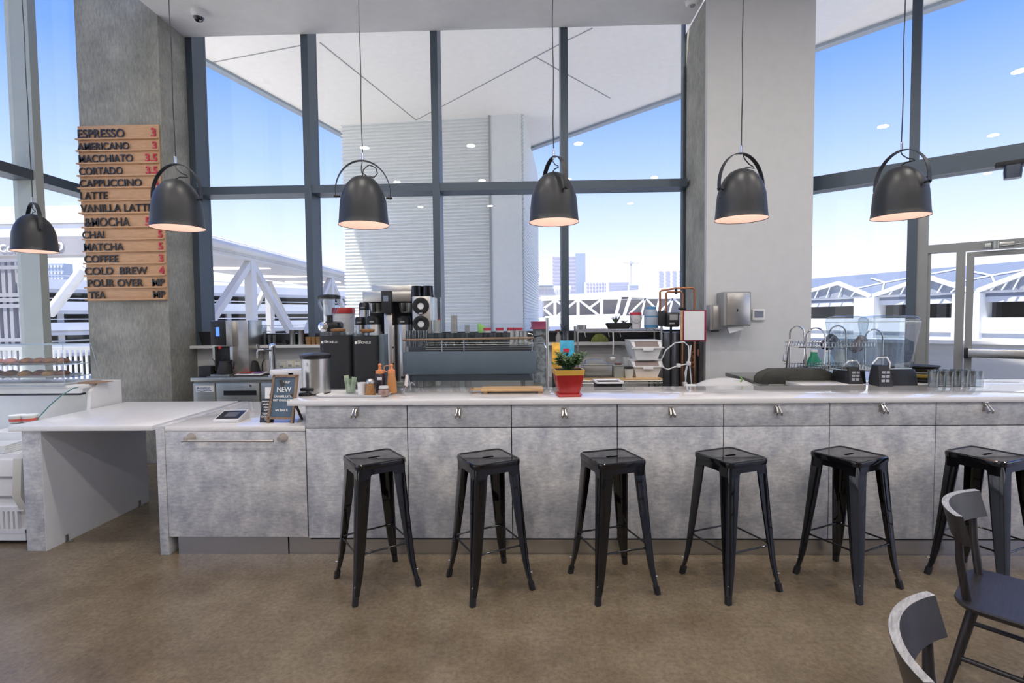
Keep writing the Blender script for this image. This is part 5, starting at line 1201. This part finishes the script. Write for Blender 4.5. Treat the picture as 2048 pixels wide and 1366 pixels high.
# stair tower lattice
y = 16; t = T('stair_tower', 'grey glazed stair tower lattice beyond the left window', 'tower', atY(20, 700, y)); X = lambda px: atY(px, 600, y).x-t.location.x; ZZ = lambda py: atY(20, py, y).z-t.location.z
b_ = B()
for px in (-40, -10, 5, 18, 36, 52): b_.box(X(px), X(px)+.12, 0, .12, ZZ(760), ZZ(520))
for py in (520, 535, 590, 600, 612, 680, 692): b_.box(X(-60), X(56), -.03, .10, ZZ(py)-.06, ZZ(py)+.06)
b_.out('frame', mat('lattice_grey', (.38, .38, .42), .5), t, smooth=False); B().box(X(-60), X(50), .3, .35, ZZ(760), ZZ(520)).out('glazing', mat('lattice_glass', (.55, .57, .62), .5), t)
B().box(X(56), X(62), 0, .3, ZZ(760), ZZ(540)).out('white_post', extw, t)
# fence
y = 9; t = T('terrace_railing', 'white vertical bar railing outside the left window', 'railing', atY(150, 760, y)); X = lambda px: atY(px, 730, y).x-t.location.x; ZZ = lambda py: atY(150, py, y).z-t.location.z
b_ = B()
for k in range(24): b_.box(X(-60+k*11), X(-60+k*11)+.03, 0, .03, ZZ(860), ZZ(700))
b_.out('bars', extw, t, smooth=False); B().box(X(-70), X(215), -.03, .06, ZZ(700), ZZ(694)).out('top_rail', extg, t)
# ---- parking garage ----
gA, gB = Vector((-75, 59, 0)), Vector((-14, 126, 0)); gd_ = (gB-gA); gl = gd_.length; ga = math.atan2(gd_.y, gd_.x)
gg = T('parking_garage', 'long white multi level parking garage far behind the covered walkway', 'building', gA, ga)
for z0, z1 in ((6.4, 7.7), (3.4, 4.65), (.4, 1.7), (-2.6, -1.3)):
    B().box(0, gl, 0, .4, z0, z1).out('parapet', extw2, gg, smooth=False); B().box(0, gl, .0, 16, z0-.5, z0).out('floor_slab', extg, gg, smooth=False)
for z0 in (5.0, 2.1, 8.2): B().box(0, gl, -.05, .05, z0, z0+.12).out('guard_rail', extw2, gg, smooth=False)
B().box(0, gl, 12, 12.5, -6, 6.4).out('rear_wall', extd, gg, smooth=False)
for k in range(13): B().box(k*gl/12.5, k*gl/12.5+.7, .6, 1.4, -6, 6.4).out('column', extg, gg, smooth=False)
random.seed(11)
c0_ = None
def car(loc, rz, m, lab):
    t = T('car', lab, 'car', loc, rz, 'cars parked in the garage')
    B().loops([rrect(4.4, 1.75, .4, 4, .25), rrect(4.5, 1.8, .5, 4, .6), rrect(4.4, 1.75, .5, 4, .85)]).out('body', m, t)
    B().loops([rrect(2.6, 1.6, .3, 4, .84, -.2), rrect(1.7, 1.35, .3, 4, 1.4, -.2)]).out('cabin', pane, t)
    for x in (-1.4, 1.4):
        for s_ in (-.9, .75): B().lathe([(.32, 0), (.32, .18)], seg=16, M=Matrix.Translation((x, s_+.15, .32)) @ Matrix.Rotation(PI/2, 4, 'X')).out('wheel', blackm, t)
cw = mat('car_white', (.7, .7, .72), .3)
for k, (f, lev, lab) in enumerate(((.40, -.6, 'leftmost white car on the lower garage deck beyond the walkway'), (.46, -.6, 'second white car on the lower garage deck beyond the walkway'))):
    q = gA+gd_*f; car((q.x-1.3, q.y+1.9, lev+1.0), ga, cw, lab)
# ---- footbridge right of centre ----
y = 48; fb = T('footbridge', 'white truss footbridge with a pale roof beyond the right panes', 'bridge', atY(1085, 632, y)); P3 = lambda px, py, d=0: atY(px, py, y+d)-fb.location
def bm2(a, c, w_, nm='brace', d=0): B().beam(P3(*a, d), P3(*c, d), w_, w_).out(nm, extw2, fb)
bm2((1082, 597), (1242, 594), .42, 'top_chord'); bm2((1090, 637), (1240, 632), .42, 'bottom_chord')
for x in (1110, 1156, 1203): bm2((x, 597), (x, 634), .26, 'post')
for a, c in (((1110, 600), (1087, 617)), ((1087, 617), (1105, 633)), ((1111, 600), (1134, 617)), ((1133, 617), (1112, 634)), ((1133, 617), (1154, 600)), ((1158, 600), (1199, 632)), ((1201, 600), (1180, 615))): bm2(a, c, .2)
bm2((1240, 596), (1232, 630), .26, 'post'); bm2((1261, 592), (1248, 632), .26, 'post', 0)
bm2((1261, 592), (1375, 594), .3, 'top_chord'); bm2((1225, 636), (1375, 634), .4, 'bottom_chord')
for a, c in (((1290, 597), (1258, 628)), ((1290, 597), (1283, 630)), ((1318, 597), (1312, 630)), ((1345, 597), (1338, 630)), ((1292, 597), (1312, 618)), ((1345, 597), (1316, 628)), ((1347, 597), (1372, 620))): bm2(a, c, .16)
q0, q1 = P3(1070, 597), P3(1380, 591)
B().loops([[(q0.x, 0, q0.z), (q1.x, 0, q1.z), (q1.x, 6, q1.z), (q0.x, 6, q0.z)], [(q0.x+2, 2, q0.z+.35), (q1.x, 1, q1.z+.9), (q1.x, 5, q1.z+.9), (q0.x+2, 5, q0.z+.35)]]).out('roof', mat('pale_roof', (.62, .66, .72), .5), fb, smooth=False)
B().box(P3(1085, 0).x, P3(1380, 0).x, 2, 6, q0.z-2.1, q0.z-.1).out('inner_wall', mat('warm_grey', (.42, .40, .40), .7), fb, smooth=False)
one(B().box(-8, 5, 0, 12, 0, .7).prism([(5, 0), (9, 0), (5, .7)], 'y', 0, 12), 'low_roof', extw, 'low white terminal roof below the footbridge', 'roof', atY(1170, 652, 40))
# ---- downtown ----
def building(px0, px1, py0, py1, y, lab, wm, nx, ny, gm=pane, dep=None, stripes=False, name='office_building'):
    a = atY(px0, py1, y); c = atY(px1, py0, y); w_ = c.x-a.x; h_ = c.z-a.z; t = T(name, lab, 'building', (a.x, y, a.z))
    B().box(0, w_, 0, dep or w_*.6, -30, h_).out('walls', wm, t, smooth=False)
    for j in range(ny):
        z0 = h_*(j+.35)/ny; z1 = h_*(j+.75)/ny
        if stripes: B().box(w_*.03, w_*.97, -.3, 0, z0, z1).out('window_band', gm, t, smooth=False)
        else:
            b2 = B()
            for i_ in range(nx): b2.box(w_*(i_+.2)/nx, w_*(i_+.8)/nx, -.3, 0, z0, z1)
            b2.out('window_row', gm, t, smooth=False)
    return t
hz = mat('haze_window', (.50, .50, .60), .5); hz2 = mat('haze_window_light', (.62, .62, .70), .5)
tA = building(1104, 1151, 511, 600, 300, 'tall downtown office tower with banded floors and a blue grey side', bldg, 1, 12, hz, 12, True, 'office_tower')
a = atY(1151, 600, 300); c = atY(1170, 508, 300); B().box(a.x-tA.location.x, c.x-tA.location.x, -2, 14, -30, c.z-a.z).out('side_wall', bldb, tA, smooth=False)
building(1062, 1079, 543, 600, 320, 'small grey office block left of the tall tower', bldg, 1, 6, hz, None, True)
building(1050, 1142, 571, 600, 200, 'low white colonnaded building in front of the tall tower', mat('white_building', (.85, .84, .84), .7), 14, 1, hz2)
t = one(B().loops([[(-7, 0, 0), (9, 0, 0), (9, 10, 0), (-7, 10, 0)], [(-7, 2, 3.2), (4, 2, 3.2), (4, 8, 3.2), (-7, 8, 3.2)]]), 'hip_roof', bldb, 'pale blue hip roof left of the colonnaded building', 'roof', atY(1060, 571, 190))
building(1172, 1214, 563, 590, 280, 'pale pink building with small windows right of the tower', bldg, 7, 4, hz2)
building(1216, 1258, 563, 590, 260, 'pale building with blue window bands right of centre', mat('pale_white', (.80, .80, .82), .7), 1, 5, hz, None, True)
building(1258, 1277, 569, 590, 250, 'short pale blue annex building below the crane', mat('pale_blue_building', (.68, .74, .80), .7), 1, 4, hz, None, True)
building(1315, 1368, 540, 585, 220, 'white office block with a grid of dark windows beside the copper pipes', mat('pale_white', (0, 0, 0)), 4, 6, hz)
building(95, 127, 527, 566, 200, 'blue grey building seen between the mullion and the menu board', bldb, 5, 3, hz2)
y = 400; q = atY(1262, 565, y); q.z = -6; t = T('tower_crane', 'faint white tower crane on the skyline', 'crane', q); h_ = atY(1262, 525, y).z+6; cm = mat('crane_grey', (.62, .60, .60), .6)
B().box(-.5, .5, -.5, .5, 0, h_).out('mast', cm, t); B().beam((-6, 0, h_), (6, 0, h_-.8), .6, .6).out('jib', cm, t); B().box(-1, 1, -1, 1, h_-1, h_+1.5).out('cab', cm, t)
# ---- terminal at right ----
rA, rB = atY(1600, 640, 36), atY(2120, 640, 24); rd = Vector((rB.x-rA.x, rB.y-rA.y, 0)); rl = rd.length; ra = math.atan2(rd.y, rd.x)
tm = T('airport_terminal', 'long concrete terminal with a blue grey roof and white triangular gables', 'building', (rA.x, rA.y, 0), ra)
tmn = Vector((-rd.y, rd.x, 0)).normalized(); ruu = rd.normalized()
def onT(px, py, off=0):
    v = ray(px, py); o_ = Vector((rA.x, rA.y, 0)); t_ = (o_+tmn*off-CP).dot(tmn)/v.dot(tmn); p = CP+v*t_; return (p-o_).dot(ruu), p.z
zR = onT(1625, 553, 3)[1]; zE = onT(1625, 597)[1]; zB0 = onT(1625, 614)[1]; zP1 = onT(1625, 637)[1]; zP0 = onT(1625, 660)[1]
RX1 = rl+30
B().prism([(0, zE), (5, zR), (14, zR+.4), (14, zE-.3), (0, zE-.3)], 'x', -7, RX1).out('roof', roofm, tm, smooth=False)
B().box(-7, RX1, -.1, .2, zE-.12, zE+.02).out('eave', extw, tm, smooth=False)
B().box(-7, RX1, 0, .5, zB0, zE-.3).out('beam', mat('terminal_concrete', (.60, .62, .64), .7), tm, smooth=False)
B().box(-7, RX1, -.3, .2, zP0, zP1).out('parapet', mat('terminal_white', (.74, .76, .78), .6), tm, smooth=False)
B().box(-7, RX1, -.2, .2, -6, zP0).out('lower_wall', mat('terminal_concrete', (0, 0, 0)), tm, smooth=False)
B().box(-7, RX1, 9, 9.3, -6, zE).out('rear_wall', mat('terminal_rear', (.24, .22, .20), .8), tm, smooth=False)
for px in (1748, 1956, 2130):
    u = onT(px, 620)[0]; B().box(u-.9, u+.3, -.5, .6, -6, zE-.1).out('column', mat('terminal_white', (0, 0, 0)), tm, smooth=False)
for px in (1640, 1660, 1705, 1790, 1815, 1860, 1885, 2010, 2040): u = onT(px, 620)[0]; B().box(u, u+.5, 4, 4.6, zP1-1, zB0+.2).out('inner_pier', mat('terminal_inner', (.45, .45, .47), .7), tm, smooth=False)
wm_ = mat('gable_white', (.80, .82, .84), .5)
gb = ((1560, 1682, 1745), (1752, 1860, 1950), (1960, 2075, 2150))
for pa, pm, pb_ in gb:
    ua, um, ub = onT(pa, 597)[0], onT(pm, 570)[0], onT(pb_, 590)[0]; zm = zE+(zR-zE)*.52
    for p, q in (((ua, zE), (um, zm)), ((um, zm), (ub, zE))): B().beam((p[0], -.25, p[1]), (q[0], -.25, q[1]), .2, .22).out('gable_edge', wm_, tm)
    b2 = B(); 
    v = [b2.b.verts.new(p) for p in ((ua, -.15, zE), (ub, -.15, zE), (um, -.15, zm))]; b2.b.faces.new(v); b2.out('gable_glass', mat('gable_glazing', (.30, .33, .38), .2), tm, smooth=False)
    for k in range(1, 8):
        f = k/8; x = ua+(ub-ua)*f; zt_ = zE+(zm-zE)*(1-abs((x-um)/((ub-um) if x > um else (um-ua)))); B().beam((x-.3, -.3, zE), (x, -.3, max(zt_, zE+.1)), .05, .06).out('gable_bar', wm_, tm)
for px in (1765, 1978):
    u, z_ = onT(px, 556, 2.2)
    rz_ = lambda yy_: zE+(zR-zE)*yy_/5+.08
    for dx, yy_ in ((-1.6, 3.6), (3.0, 4.2), (-2.4, .5), (1.0, .6)): B().beam((u, 2.4, rz_(2.4)), (u+dx, yy_, rz_(yy_)), .08, .08).out('roof_strut', wm_, tm)
# near ledge outside the door
q = atF(1905, 690); a = FO+FN*6
lg = T('terrace_wall', 'pale concrete terrace wall just outside the door', 'wall', (a.x, a.y, 0), FANG)
B().box(-8, 12, 0, .5, -6, atY(1870, 690, 8.5).z).out('wall', extg, lg, smooth=False); B().box(-8, 12, -.1, .6, atY(1870, 697, 8.5).z, atY(1870, 689, 8.5).z).out('coping', extw, lg, smooth=False)
